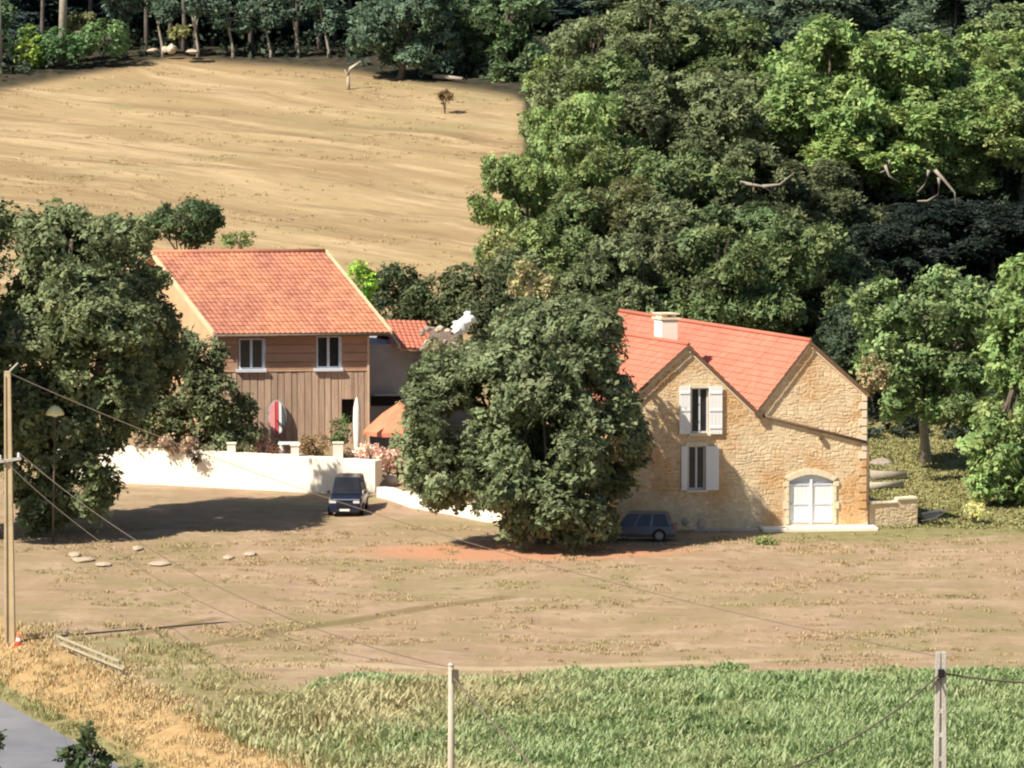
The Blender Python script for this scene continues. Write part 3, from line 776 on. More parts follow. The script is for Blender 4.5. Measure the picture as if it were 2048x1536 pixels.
# tile roofs: each gable has a slope to either side, running back along DV
def roof_pair(apex, el, er, fr, nm, seed):
    DVf = DV * fr
    for e, sd_ in ((el, 1), (er, 2)):
        dirn = (e - apex); ext = dirn * .03
        p = apex + NF * .18 + UP * .12
        v = dirn + ext
        r_ = slab(p, DVf - NF * .3, v, .12).build('roof', M['new_tile'], shouse)
        tiles(p, DVf - NF * .3, v, .30, .36, .035, seed + sd_, mat=M['new_tile'], parent=r_)
        r_['label'] = nm
        MB().obox(p - UP * .16 + NF * .02, NF * .05, UP * .16, v).build('verge_strip', M['gutter'], r_)  # dark strip stands in for the shadow line under the tile edge
    MB().tube([apex + NF * .2 + UP * .16, apex + DVf + UP * .16], .11, 8).build('ridge_cap', M['new_tile'], r_, smooth=True)
roof_pair(Aa, Al, Vy, .5, 'red tiled slope over the shuttered gable', 20)
roof_pair(Ba, Vy, Br, 1.0, 'red tiled slope over the arched door gable', 30)
# pale bands under the verges
for a_, b_ in ((Aa, Al), (Aa, Vy), (Ba, Vy), (Ba, Br)):
    mb = MB(); d = (b_ - a_); mb.obox(a_ - UP * .22 + NF * .012, d * .97, NF * .06, UP * .16)
    mb.build('verge_band', M['cream_trim'], shouse)
for k in range(14):        # pale corner stones down the right edge
    zz = Br.z - .35 - k * .42
    if zz < .1: break
    wq = .42 if k % 2 else .26
    p = low(Br, zz); MB().obox(p - W * wq + NF * .01, W * (wq + .01), NF * .06, UP * .36).build('quoin', M['cream_trim'] if k < 8 else M['stone'], shouse, bevel=.02)
# chimney
cc = at(1333, 683, 266.0)
ch = MB().obox(cc - W * .42 - D * .3, W * .84, D * .7, UP * 1.15).build('chimney', M['cream_wall'], shouse, bevel=.02)
MB().obox(cc - W * .5 - D * .38 + UP * 1.15, W * 1.0, D * .86, UP * .1).build('chimney_cap', M['cream_trim'], ch)
for s in (-.3, .3):
    MB().obox(cc + W * (s - .08) - D * .2 + UP * 1.25, W * .16, D * .5, UP * .16).build('cap_support', M['cream_trim'], ch)
MB().obox(cc - W * .48 - D * .36 + UP * 1.41, W * .96, D * .82, UP * .07).build('cap_slab', M['cream_trim'], ch)
# windows with open shutters
def sill_etc(h, win, wd):
    MB().obox(h[0] - W * .12 - UP * .14 - NF * .05, W * (wd + .24), NF * .22, UP * .13).build('sill', M['cream_trim'], win)
    MB().obox(h[3] - W * .12 - NF * .05, W * (wd + .24), NF * .14, UP * .2).build('lintel', M['cream_trim'], win)
def shutter(o, wd, ht, parent, yaw=0.0, braces=(.14, .5, .86)):
    d = Matrix.Rotation(yaw, 3, 'Z') @ W; nn = Matrix.Rotation(yaw, 3, 'Z') @ NF
    sh = MB().obox(o, d * wd, nn * .045, UP * ht).build('shutter', M['white_paint'], parent)
    nb = max(2, int(wd / .16)); bw = wd / nb
    for k in range(nb):
        MB().obox(o + d * (k * bw + .008) + nn * .046 + UP * .01, d * (bw - .016), nn * .012, UP * (ht - .02)).build('plank', M['white_paint'], sh)
    for f in braces:
        MB().obox(o + d * .02 + nn * .058 + UP * (ht * f - .05), d * (wd - .04), nn * .03, UP * .1).build('rail', M['white_paint'], sh)
    return sh
for h, (la, lb), (rca, rcb), top, bot in ((hU, (1358, 1380), (1417, 1444), 772, 868), (hL, (1362, 1374), (1411, 1437), 892, 980)):
    wd = (h[1] - h[0]).length; ht = h[3].z - h[0].z
    f = MB(); o_ = h[0] - NF * .2
    f.obox(o_, W * .07, NF * .07, UP * ht); f.obox(o_ + W * (wd - .07), W * .07, NF * .07, UP * ht)
    f.obox(o_ + W * .07, W * (wd - .14), NF * .07, UP * .07); f.obox(o_ + W * .07 + UP * (ht - .07), W * (wd - .14), NF * .07, UP * .07)
    f.obox(o_ + W * (wd / 2 - .05) + UP * .07, W * .10, NF * .09, UP * (ht - .14))
    win = f.build('window', M['white_frame'], shouse)
    for s in (0, 1):
        MB().obox(o_ + NF * .02 + W * (.07 + s * (wd / 2 - .02)) + UP * .07, W * (wd / 2 - .12), NF * .02, UP * (ht - .14)).build('pane', M['glass'], win)
    sill_etc(h, win, wd)
    p = sf(la, bot); q = sf(lb, bot); shutter(p + NF * .09, (q - p).length, sf(la, top).z - p.z, shouse, yaw=0.0)
    p = sf(rca, bot); q = sf(rcb, bot); shutter(p + NF * .09, (q - p).length, sf(rca, top).z - p.z, shouse, yaw=0.0)
# arched double door in a pale stone surround
door = MB().prism([p - NF * .22 for p in hD], NF * .06).build('door', M['white_frame'], shouse)
wD = (hD[1] - hD[0]).length; hDo = hD[2].z - hD[0].z
for s in (0, 1):
    o_ = hD[0] - NF * .14 + W * (.03 + s * (wD / 2 + .01)); ww = wD / 2 - .05
    lf = MB().obox(o_, W * ww, NF * .05, UP * (hDo - .12)).build('door_leaf', M['white_paint'], door)
    nb = 5
    for k in range(nb):
        MB().obox(o_ + NF * .052 + W * (k * ww / nb + .01) + UP * .04, W * (ww / nb - .02), NF * .014, UP * (hDo - .2)).build('plank', M['white_paint'], lf)
    for f in (.03, .44, .90):
        MB().obox(o_ + NF * .068 + W * .03 + UP * (hDo * f), W * (ww - .06), NF * .03, UP * .10).build('rail', M['white_frame'], lf)
MB().obox(hD[0] - NF * .06 + W * (wD / 2 - .06), W * .12, NF * .06, UP * (hDo + .1)).build('centre_bar', M['white_paint'], door)
# surround: alternate long and short jamb stones and arch stones
for side in (0, 1):
    zz = hD[0].z; k = 0
    while zz < hD[2].z - .02:
        hh = min(.38, hD[2].z - zz); wq = .30 if k % 3 == 2 else .17
        p = hD[0] if side == 0 else hD[1]
        o_ = low(p, zz) - (W * wq if side == 0 else Vector()) - NF * .03
        MB().obox(o_, W * wq, NF * .11, UP * (hh - .015)).build('jamb_stone', M['cream_trim'], shouse, bevel=.015); zz += hh; k += 1
cen = (hD[0] + hD[1]) / 2; cen = low(cen, hD[2].z - .9)
for k in range(8):
    a_, b_ = arc[k], arc[k + 1]; da = (a_ - cen).normalized() * .30; db_ = (b_ - cen).normalized() * .30
    MB().prism([a_ - NF * .03, b_ - NF * .03, b_ + db_ - NF * .03, a_ + da - NF * .03], NF * .11).build('arch_stone', M['cream_trim'], shouse, bevel=.01)
# gutter that drains the valley across the gable, with hopper
g0 = sf(1518, 829, .12); g1 = sf(1732, 884, .12)
gt = tube_run(g0, g1, .075, 'gutter', M['gutter'], shouse)
MB().obox(g0 - W * .16 - UP * .16, W * .32, NF * .18, UP * .3).build('hopper', M['gutter'], gt, bevel=.02)
hp = sf(1641, 874, .06); MB().obox(hp - W * .1 - UP * .14, W * .2, NF * .18, UP * .26).build('bracket', M['gutter'], gt, bevel=.02)
tube_run(sf(1736, 884, .1), low(sf(1738, 884, .1), .1), .05, 'downpipe', M['gutter'], gt)
# pale terrace step along the foot of the wall
st = MB()
pts = [sf(1528, 1057) - UP * .0, sf(1750, 1049)]
a_ = low(sf(1520, 1057), 0); b_ = low(sf(1748, 1049), 0)
st.obox(a_ + NF * 1.3 + UP * -.2, b_ - a_, -NF * 1.6, UP * .36)
tag(st.build('terrace_slab', M['cream_wall'], bevel=.03), 'bright cream paving slab at the foot of the arched door', 'slab')
st = MB(); a_ = low(sf(1385, 1062), 0); b_ = low(sf(1515, 1060), 0)
st.obox(a_ + NF * .8 + UP * -.2, b_ - a_, -NF * 1.0, UP * .27)
tag(st.build('shaded_slab', M['concrete'], bevel=.03), 'grey stone slab in tree shade below the shuttered windows', 'slab')

# ------------------------------------------------------------------ retaining walls
def wall_run(pts, h0, h1, th, name, mat, label, cat, sink=.4):
    """pts: ground points; closed box wall with a slightly uneven top"""
    mb = MB(); n = len(pts)
    mb_v = []; rr = random.Random(len(name))
    for i, p in enumerate(pts):
        f = i / (n - 1); h = h0 + (h1 - h0) * f + rr.uniform(-.03, .03)
        d = (pts[min(i + 1, n - 1)] - pts[max(i - 1, 0)]); d.z = 0; d.normalize(); nn = Vector((d.y, -d.x, 0))
        for s in (0, 1):
            q = p - nn * (th * s); mb_v += [Vector((q.x, q.y, p.z - sink)), Vector((q.x, q.y, p.z + h))]
    fs = []
    for i in range(n - 1):
        a, b = 4 * i, 4 * (i + 1)
        fs += [(a, b, b + 1, a + 1), (a + 1, b + 1, b + 3, a + 3), (a + 2, a + 3, b + 3, b + 2), (a, a + 2, b + 2, b)]
    fs += [(0, 1, 3, 2), (4 * n - 4, 4 * n - 2, 4 * n - 1, 4 * n - 3)]
    mb.add(mb_v, fs)
    o = mb.build(name, mat); tag(o, label, cat); return o
A0 = Vector((WALL_A.x - 3, wall_y(WALL_A.x - 3), 0)); A1 = Vector((WALL_B.x, WALL_B.y, 0))
pts = [A0.lerp(A1, k / 20) for k in range(21)]
rw = wall_run(pts, 2.02, 1.86, .9, 'retaining_wall', M['cream_wall'], 'long bright cream retaining wall below the timber house', 'wall')
# return of the wall on its right end
q = A1 + Vector((-.1, .4, 0)); 
lw_pts = [ghit(756, 1004), ghit(820, 1016), ghit(900, 1030), ghit(960, 1042), ghit(1003, 1050)]
lw_pts[0] = Vector((A1.x + .15, A1.y - 2.2, 0))
lp = []
for i in range(len(lw_pts) - 1):
    for k in range(4): lp.append(lw_pts[i].lerp(lw_pts[i + 1], k / 4))
lp.append(lw_pts[-1])
wall_run(lp, .75, .62, .5, 'low_wall', M['cream_wall'], 'low cream wall running down from the car to the central tree', 'wall')
for i, (px, wpx, hpx, yb) in enumerate(((463, 17, 30, 917), (590, 16, 26, 917), (676, 20, 36, 922))):
    Yp = wall_y(at(px, 900, 278).x) + .4
    c = at(px, yb, Yp); k = pxm(Yp)
    o = MB().obox(c - Vector((wpx / k / 2, .2, .25)), Vector((wpx / k, 0, 0)), Vector((0, .4, 0)), UP * (hpx / k + .25))
    o.obox(c + Vector((-wpx / k / 2 - .04, -.24, hpx / k)), Vector((wpx / k + .08, 0, 0)), Vector((0, .48, 0)), UP * .06)
    tag(o.build('wall_pillar', M['cream_wall']), ('short cream pillar on the wall, leftmost of three', 'cream pillar on the wall beside the white table', 'tallest cream pillar on the wall, behind the dark car')[i], 'pillar', 'pillars on the retaining wall')
# small masonry wall right of the stone house
p0_ = low(sf(1739, 1050), 0) ; p1_ = onground(1836, 262.3)
lw = empty('garden_wall', p0_, 'short rubble stone wall with pale top right of the stone house', 'wall'); lw['kind'] = 'thing'
U_ = (p1_ - p0_); U_.z = 0; Lg = U_.length; Un = U_.normalized(); Nn = Vector((Un.y, -Un.x, 0))
poly = [p0_ - UP * .3, p1_ - UP * .3, p1_ + UP * 1.35, p0_ + U_ * .6 + UP * 1.42, p0_ + U_ * .55 + UP * 1.28, p0_ + UP * 1.18]
MB().prism(poly, -Nn * .55).build('core', M['mortar'], lw)
stones([Vector(p) for p in poly], [], Vector((p0_.x, p0_.y, 0)), Un, Nn, 5, lw)
rr = random.Random(8); a = 0
while a < Lg - .1:
    l = min(rr.uniform(.3, .5), Lg - a); zz = 1.2 + (.16 if a > Lg * .55 else .0)
    MB().obox(p0_ + Un * a + UP * zz - Nn * .6, Un * (l - .02), Nn * .68, UP * rr.uniform(.09, .14)).build('cap_stone', M['cream_trim'], lw, bevel=.02); a += l

# ------------------------------------------------------------------ rocks
def rock_mesh(sx, sy, sz, seed, n=2):
    bm = bmesh.new(); bmesh.ops.create_icosphere(bm, subdivisions=n, radius=1); rr = random.Random(seed)
    dirs = [Vector((rr.uniform(-1, 1), rr.uniform(-1, 1), rr.uniform(-1, 1))).normalized() for _ in range(9)]
    for v in bm.verts:
        k = 1.0
        for d in dirs:
            t = v.co.normalized().dot(d)
            if t > .72: k = min(k, .72 / t * 1.06)
        v.co = v.co * k * rr.uniform(.95, 1.05)
        v.co = Vector((v.co.x * sx, v.co.y * sy, v.co.z * sz))
    me = bpy.data.meshes.new('rock'); bm.to_mesh(me); bm.free(); return me
def rock(px, py, w_, h_, label, seed, Y=None, mat='rock', depth=None, name='rock', group=None, sink=.25):
    p = ghit(px, py) if Y is None else at(px, py, Y)
    k = pxm(p.y); me = rock_mesh(w_ / k / 2, (depth or w_ / k * .8) / 2, h_ / k / 2, seed); me.materials.append(M[mat])
    o = link(name, me, None, p + UP * (h_ / k / 2 * (1 - sink))); tag(o, label, 'rock', group); return o
for i, (px, py, w_, lab) in enumerate(((150, 1112, 30, 'small pale flat stone on the field, nearest the power pole'), (165, 1122, 58, 'widest pale flat slab of the field stones, near the power pole'),
        (207, 1132, 36, 'tapered pale slab just right of the widest field stone'), (275, 1100, 24, 'small round pale stone on the field below the tree shadow'),
        (322, 1130, 50, 'long pale flat stone alone on the field, below the tree shadow'), (457, 1118, 26, 'low pale stone, left of a pair on the field'), (500, 1111, 30, 'low pale stone, right of a pair on the field'))):
    rock(px, py, w_, 8, lab, 50 + i, depth=1.6, mat='field_stone', name='field_stone', group='pale stones on the bare field')
rock(60, 1050, 66, 26, 'pale rounded boulder at the foot of the left tree', 71)
for i, (px, py, w_, h_, lab) in enumerate(((777, 1000, 44, 44, 'large cream boulder stacked at the end of the cream wall'), (782, 975, 34, 34, 'cream boulder resting behind the large one by the wall end'), (806, 968, 16, 16, 'small cream stone beside the boulders under the tree edge'),
        (800, 1003, 22, 18, 'small tan stone right of the large cream boulder'), (815, 985, 18, 20, 'tan stone touching the foliage edge above the low wall'))):
    rock(px, py, w_, h_, lab, 90 + i, Y=277.3 - i * .3, group='boulders at the wall end')
for i, (px, py, w_, h_, Yr, lab) in enumerate(((1310, 1055, 14, 12, 258, 'small grey stone in the shade below the windows'), (1370, 1050, 20, 18, 258.6, 'grey stone just right of the shaded grey car'), (1403, 1057, 22, 26, 258.2, 'larger grey stone standing in the shade near the slab'),
        (1760, 948, 60, 40, 284, 'low heap of grey stone behind the right corner of the house'), (1830, 925, 16, 14, 288, 'small pale stone left of the pale tree trunk'), (1867, 934, 20, 20, 286, 'bright round stone right of the pale tree trunk'),
        (330, 104, 16, 14, 408, 'small pinkish rock at the top edge of the hill field'), (343, 106, 24, 22, 408, 'bright pale rock at the top edge of the hill field'), (305, 106, 26, 12, 409, 'low pinkish rock at the left of the hilltop rocks'), (385, 108, 30, 12, 408, 'flat brownish rock at the right of the hilltop rocks'))):
    rock(px, py, w_, h_, lab, 120 + i, Y=Yr, mat='rock_dark' if 'grey' in lab else 'rock')
# rubble wall and white tarpaulin behind the central tree
rub = empty('rubble_heap', at(885, 720, 290), 'heap of pale rubble stones between the annex and the central tree', 'rubble')
rr = random.Random(4)
for k in range(26):
    p = at(862 + rr.uniform(-22, 60), 668 + rr.uniform(-18, 60), 290 + rr.uniform(-.5, .8)); me = rock_mesh(rr.uniform(.15, .3), .22, rr.uniform(.12, .22), k, 1); me.materials.append(M['rock'] if k % 3 == 0 else M['rock_dark'])
    o = link('stone', me, rub, p - rub.location); o.rotation_euler.z = rr.uniform(0, 3)
MB().prism([at(840, 745, 290.6), at(930, 745, 290.6), at(925, 668, 290.6), at(862, 655, 290.6)], Vector((0, .8, 0))).build('bank', M['rock_dark'], rub)
tm = MB(); nU, nV = 10, 6
a_, b_ = at(907, 664, 289), at(945, 632, 289); vs = []
for i in range(nU + 1):
    for j in range(nV + 1):
        p = a_.lerp(b_, i / nU) + Vector((.22, -.05, -.30)) * (j / nV * 2 - 1) * (.75 + .3 * math.sin(i * .32)) + Vector((.08 * math.sin(i * 2.1 + j), -.22 * math.sin(j / nV * math.pi) - .08 * math.sin(i * 1.7), .12 * math.sin(i * .9 + j * 1.3))); vs.append(p)
tm.add(vs, [(i * (nV + 1) + j, (i + 1) * (nV + 1) + j, (i + 1) * (nV + 1) + j + 1, i * (nV + 1) + j + 1) for i in range(nU) for j in range(nV)])
tm.add([v + Vector((0, .12, 0)) for v in vs], [(i * (nV + 1) + j, i * (nV + 1) + j + 1, (i + 1) * (nV + 1) + j + 1, (i + 1) * (nV + 1) + j) for i in range(nU) for j in range(nV)])
tag(tm.build('white_sheet', M['tarp'], smooth=True), 'bright white tilted sheet on the rubble above the central tree', 'tarpaulin')

# ------------------------------------------------------------------ terrace furniture
def para(px, Yp, zt_, rad, drop, mat, name, label, closed=False, pole_h=None):
    top = at(px, zt_, Yp); b = Vector((top.x, top.y, gz(top.x, top.y)))
    t = empty(name, b, label, 'parasol')
    MB().tube([b, top + UP * .05], .035, 8).build('pole', M['wood_pole'], t)
    MB().lathe(b, [(.28, 0), (.28, .08), (.1, .14)], 12).build('base', M['concrete'], t)
    if closed:
        h = top.z - b.z; prof = [(.10, h * .10), (.17, h * .18), (.20, h * .4), (.235, h * .62), (.20, h * .84), (.08, h * .97), (.02, h)]
        mb = MB(); seg = 16; vs = []; fs = []
        for r_, z_ in prof:
            for k in range(seg): q = r_ * (1.0 if k % 2 else .72); a = 2 * math.pi * k / seg; vs.append(b + Vector((q * math.cos(a), q * math.sin(a), z_)))
        for i in range(len(prof) - 1):
            for k in range(seg): fs.append((i * seg + k, i * seg + (k + 1) % seg, (i + 1) * seg + (k + 1) % seg, (i + 1) * seg + k))
        mb.add(vs, fs).build('canopy', mat, t, smooth=True)
    else:
        mb = MB(); seg = 8; vs = [top]; fs = []
        for r_, z_ in ((.5, -.42), (1, -1)):
            for k in range(seg * 2):
                a = math.pi * k / seg + .3; q = rad * r_ * (1 if k % 2 == 0 else .95); vs.append(top + Vector((q * math.cos(a), q * math.sin(a), drop * z_)))
        m = seg * 2
        for k in range(m): fs.append((0, 1 + k, 1 + (k + 1) % m)); fs.append((1 + k, 1 + m + k, 1 + m + (k + 1) % m, 1 + (k + 1) % m))
        c = mb.add(vs, fs).build('canopy', mat, t)
        vl = MB(); rim = vs[1 + m:]
        vl.add(rim + [v - UP * .22 for v in rim], [(k, (k + 1) % m, m + (k + 1) % m, m + k) for k in range(m)]).build('valance', mat, c)
        for k in range(seg): MB().tube([top - UP * .06, vs[1 + m + 2 * k] - UP * .05], .015, 5).build('rib', M['wood_pole'], t)
    return t
para(714, 279.0, 794, 0, 0, M['white_cloth'], 'closed_parasol', 'tall closed white parasol behind the cream wall', closed=True)
para(800, 281.5, 803, 2.05, 1.55, M['orange_cloth'], 'open_parasol', 'open orange parasol partly behind the central tree')
# second storey table set under it
tb = empty('terrace_table', at(580, 905, 279.5), 'white garden table with a tilted top behind the cream wall', 'table')
b0 = tb.location
MB().obox(at(556, 890, 279.5), Vector((1.35, 0, 0)), Vector((0, .8, 0)), UP * .1).build('tabletop', M['white_plastic'], tb, bevel=.02)
for q in ((564, 0), (564, .7), (602, 0), (602, .7)):
    p = at(q[0], 890, 279.5) + Vector((0, q[1], 0)); MB().tube([Vector((p.x, p.y, gz(p.x, p.y))), p], .04, 6).build('leg', M['white_plastic'], tb)
MB().obox(at(556, 900, 279.2), Vector((.22, 0, -.35)), Vector((0, .6, 0)), Vector((.12, 0, .32))).build('end_panel', M['white_plastic'], tb)
# oval board leaning on the boards
bd = empty('oval_board', tf(553, 868) + NF * .5, 'upright oval red and white board leaning on the timber wall', 'board')
c_ = tf(553, 834) + NF * .35; k = pxm(286)
def oval(a, b_, x0, x1, off, mat, nm, lab=None):
    pts = []
    for i in range(24):
        t = 2 * math.pi * i / 24; xx = a * math.cos(t); pts.append((max(x0, min(x1, xx)), b_ * math.sin(t)))
    cl = []
    for i in range(48):
        t = 2 * math.pi * i / 48; xx = a * math.cos(t)
        if x0 <= xx <= x1: cl.append((xx, b_ * math.sin(t)))
    zt2 = sorted(cl, key=lambda q: math.atan2(q[1], q[0] - (max(x0, -a) + min(x1, a)) / 2))
    poly = [c_ + W * q[0] + UP * q[1] - NF * (q[1] * .12) + NF * off for q in zt2]
    o = MB().prism(poly, NF * .05).build(nm, mat, bd)
    if lab: o['label'] = lab
oval(.52, .98, -.52, .60, 0, M['grey_render'], 'backing')
oval(.42, .92, -.42, -.10, .06, M['pink_board'], 'panel', 'pink left strip')
oval(.42, .92, -.10, .10, .06, M['red_board'], 'panel', 'deep red middle strip')
oval(.42, .92, .10, .26, .06, M['white_plastic'], 'panel', 'white strip')
oval(.42, .92, .26, .42, .06, M['car_grey'], 'panel', 'dark blue right edge')

# ------------------------------------------------------------------ cars
def car(base, heading, mat, label, Lc=4.3, Wc=1.8, Hc=1.75, kind='suv'):
    t = empty('parked_car', base, label, 'car')
    R = Matrix.Rotation(heading, 3, 'Z')
    def P_(x, y, z): return base + R @ Vector((x, y, z))
    h = Hc; hb = h * .56; g = .24
    # stations along the body: x, half width low, z of deck
    xs_ = [-Lc / 2, -Lc / 2 + .08, -Lc * .36, -Lc * .1, Lc * .18, Lc * .36, Lc / 2 - .10, Lc / 2]
    zd = [hb * .86, hb, hb * 1.02, hb * 1.02, hb * 1.0, hb * .96, hb * .84, hb * .62]
    hw = [Wc / 2 * k for k in (.90, .97, 1, 1, 1, .99, .93, .84)]
    vs = []; fs = []
    for x_, z_, w_ in zip(xs_, zd, hw):
        for (yy, zz) in ((-w_ * .92, g), (-w_, g + .16), (-w_, z_ * .78), (-w_ * .90, z_), (w_ * .90, z_), (w_, z_ * .78), (w_, g + .16), (w_ * .92, g)):
            vs.append(P_(x_, yy, zz))
    for i in range(len(xs_) - 1):
        for k in range(8): fs.append((i * 8 + k, i * 8 + (k + 1) % 8, (i + 1) * 8 + (k + 1) % 8, (i + 1) * 8 + k))
    fs.append(tuple(range(8))); fs.append(tuple((len(xs_) - 1) * 8 + k for k in range(8)))
    body = MB().add(vs, fs).build('body', mat, t, bevel=.03)
    # cabin
    c0, c1, r0, r1 = -Lc * .46, Lc * .20, -Lc * .40, Lc * .06
    wb, wt = Wc / 2 * .90, Wc / 2 * .72
    zb_, zt_ = hb * .97, h
    cab = [P_(c0, -wb, zb_), P_(c1, -wb, zb_), P_(c1, wb, zb_), P_(c0, wb, zb_), P_(r0, -wt, zt_), P_(r1, -wt, zt_), P_(r1, wt, zt_), P_(r0, wt, zt_)]
    MB().hexa(cab).build('cabin', mat, t, bevel=.04)
    def panel(a, b, c, d, name, m, out=.012, ins=.10):
        a, b, c, d = [Vector(q) for q in (a, b, c, d)]; cn = (a + b + c + d) / 4; nn = (b - a).cross(d - a).normalized()
        if nn.dot(cn - (base + UP * h * .5)) < 0: nn = -nn
        q = [p + (cn - p) * ins + nn * out for p in (a, b, c, d)]
        return MB().prism([p - nn * .03 for p in q], nn * .035).build(name, m, t)
    panel(cab[1], cab[2], cab[6], cab[5], 'windscreen', M['glass'], ins=.09)
    panel(cab[3], cab[0], cab[4], cab[7], 'rear_window', M['glass'], ins=.12)
    for (b0, b1, t0_, t1_) in ((0, 1, 4, 5), (3, 2, 7, 6)):
        for f0, f1 in ((.04, .36), (.39, .66), (.69, .98)):
            bl, br = cab[b0].lerp(cab[b1], f0), cab[b0].lerp(cab[b1], f1); tl, tr_ = cab[t0_].lerp(cab[t1_], f0), cab[t0_].lerp(cab[t1_], f1)
            panel(bl, br, tr_, tl, 'side_window', M['glass'], ins=.08)
    for sx in (-Lc * .31, Lc * .30):
        for sy in (-1, 1):
            c = P_(sx, sy * (Wc / 2 - .08), .34); ax = R @ Vector((0, 1, 0))
            ty = MB().tube([c - ax * .11, c + ax * .11], .34, 18).build('tyre', M['tyre'], t)
            MB().tube([c - ax * .118, c + ax * .118], .2, 12).build('rim', M['rim'], ty)
    for sy in (-1, 1):
        y0 = sy * Wc * .34
        MB().obox(P_(Lc / 2 - .14, y0 - .17, hb * .68), R @ Vector((.13, 0, 0)), R @ Vector((0, .34, 0)), UP * .15).build('headlight', M['lamp_glass'], t, bevel=.02)
        MB().obox(P_(Lc * .14, sy * Wc * .5 - .08 + sy * .06, hb * 1.03), R @ Vector((.12, 0, 0)), R @ Vector((0, .16, 0)), UP * .14).build('mirror', mat, t, bevel=.02)
        MB().obox(P_(-Lc / 2 - .01, y0 + sy * .1 - .08, hb * .7), R @ Vector((.06, 0, 0)), R @ Vector((0, .16, 0)), UP * .26).build('tail_light', M['red_board'], t)
    MB().obox(P_(Lc / 2 - .03, -.42, hb * .50), R @ Vector((.06, 0, 0)), R @ Vector((0, .84, 0)), UP * .16).build('grille', M['dark'], t)
    MB().obox(P_(Lc / 2 - .08, -Wc * .42, g + .02), R @ Vector((.12, 0, 0)), R @ Vector((0, Wc * .84, 0)), UP * .2).build('bumper', mat, t, bevel=.02)
    MB().obox(P_(Lc / 2 - .01, -Wc * .43, hb * .86), R @ Vector((.03, 0, 0)), R @ Vector((0, Wc * .86, 0)), UP * .04).build('bonnet_glint', M['glint'], t)  # bright bluish strip stands in for the highlight along the bonnet
    MB().obox(P_(Lc / 2 + .045, -.26, g + .08), R @ Vector((.012, 0, 0)), R @ Vector((0, .52, 0)), UP * .11).build('number_plate', M['white_plastic'], t)
    return t
cb = ghit(694, 1034); car(cb + Vector((0, 1.9, 0)), math.radians(-93), M['car_navy'], 'dark navy car facing the camera before the cream wall', 4.3, 1.78, 1.86)
cb = onground(1268, 256.6); car(cb, math.radians(176), M['car_grey'], 'grey car parked side on in the shade by the stone house', 4.2, 1.75, 1.40)

# ------------------------------------------------------------------ poles and cables
lp_b = ghit(20, 1292); lp_t = at(20, 742, lp_b.y)
pole = empty('power_pole', lp_b, 'tall pale power pole at the left edge by the road bank', 'pole')
hP = lp_t.z - lp_b.z
MB().add([lp_b + Vector((sx * .24, sy * .17, -.4)) for sx, sy in ((-1, -1), (1, -1), (1, 1), (-1, 1))] + [lp_b + Vector((sx * .14, sy * .11, hP)) for sx, sy in ((-1, -1), (1, -1), (1, 1), (-1, 1))],
         [(3, 2, 1, 0), (4, 5, 6, 7), (0, 1, 5, 4), (1, 2, 6, 5), (2, 3, 7, 6), (3, 0, 4, 7)]).build('shaft', M['tan_pole'], pole, bevel=.02)
for s in (-1, 1):
    MB().hexa([lp_b + Vector(q) for q in ((s * .17 - .05, -.24, -.3), (s * .17 + .05, -.24, -.3), (s * .17 + .05, -.12, -.3), (s * .17 - .05, -.12, -.3), (s * .10 - .035, -.16, hP - .2), (s * .10 + .035, -.16, hP - .2), (s * .10 + .035, -.08, hP - .2), (s * .10 - .035, -.08, hP - .2))]).build('flange', M['tan_pole'], pole)
ca = at(20, 925, lp_b.y)
MB().obox(ca + Vector((-.5, -.3, 0)), Vector((1.0, 0, .14)), Vector((0, .12, 0)), UP * .12).build('crossarm', M['concrete'], pole)
for s in (-.4, .4): MB().lathe(ca + Vector((s, -.24, .18 + s * .14)), [(.05, 0), (.08, .06), (.05, .1), (.08, .15), (.03, .22)], 8).build('insulator', M['white_frame'], pole)
br = MB().tube([lp_t + UP * .0, lp_t + Vector((.35, -.1, .35))], .04, 6); br.build('bracket', M['concrete'], pole)
cone = empty('traffic_cone', lp_b + Vector((.42, -.5, 0)), 'orange red cone standing at the foot of the left pole', 'cone')
cl = cone.location
MB().obox(cl + Vector((-.22, -.22, 0)), Vector((.44, 0, 0)), Vector((0, .44, 0)), UP * .05).build('base', M['cone_red'], cone)
MB().lathe(cl, [(.17, .05), (.115, .3), (.05, .62)], 14).build('cone_body', M['cone_red'], cone, smooth=True)
MB().lathe(cl, [(.13, .27), (.10, .40)], 14).build('band', M['white_plastic'], cone)

mp_t = at(902, 1332, 163.0); mp_b = Vector((mp_t.x, mp_t.y, gz(mp_t.x, mp_t.y)))
pole2 = empty('power_pole', mp_b, 'slim pale power pole rising from the middle of the crop', 'pole')
MB().tube([mp_b - UP * .3, mp_b.lerp(mp_t, .5), mp_t], [.14, .115, .085], 12).build('shaft', M['wood_pole'], pole2, smooth=True)
MB().lathe(mp_t, [(.09, 0), (.11, .03), (.05, .1)], 10).build('cap', M['concrete'], pole2)
MB().obox(mp_t + Vector((.02, -.14, -.55)), Vector((.22, 0, 0)), Vector((0, .12, 0)), UP * .45).build('clamp', M['dark_metal'], pole2, bevel=.02)
rp_t = at(1882, 1304, 160.0); rp_b = Vector((rp_t.x - .0, rp_t.y, gz(rp_t.x, rp_t.y)))
pole3 = empty('power_pole', rp_b, 'thick concrete power pole at the right of the crop', 'pole')
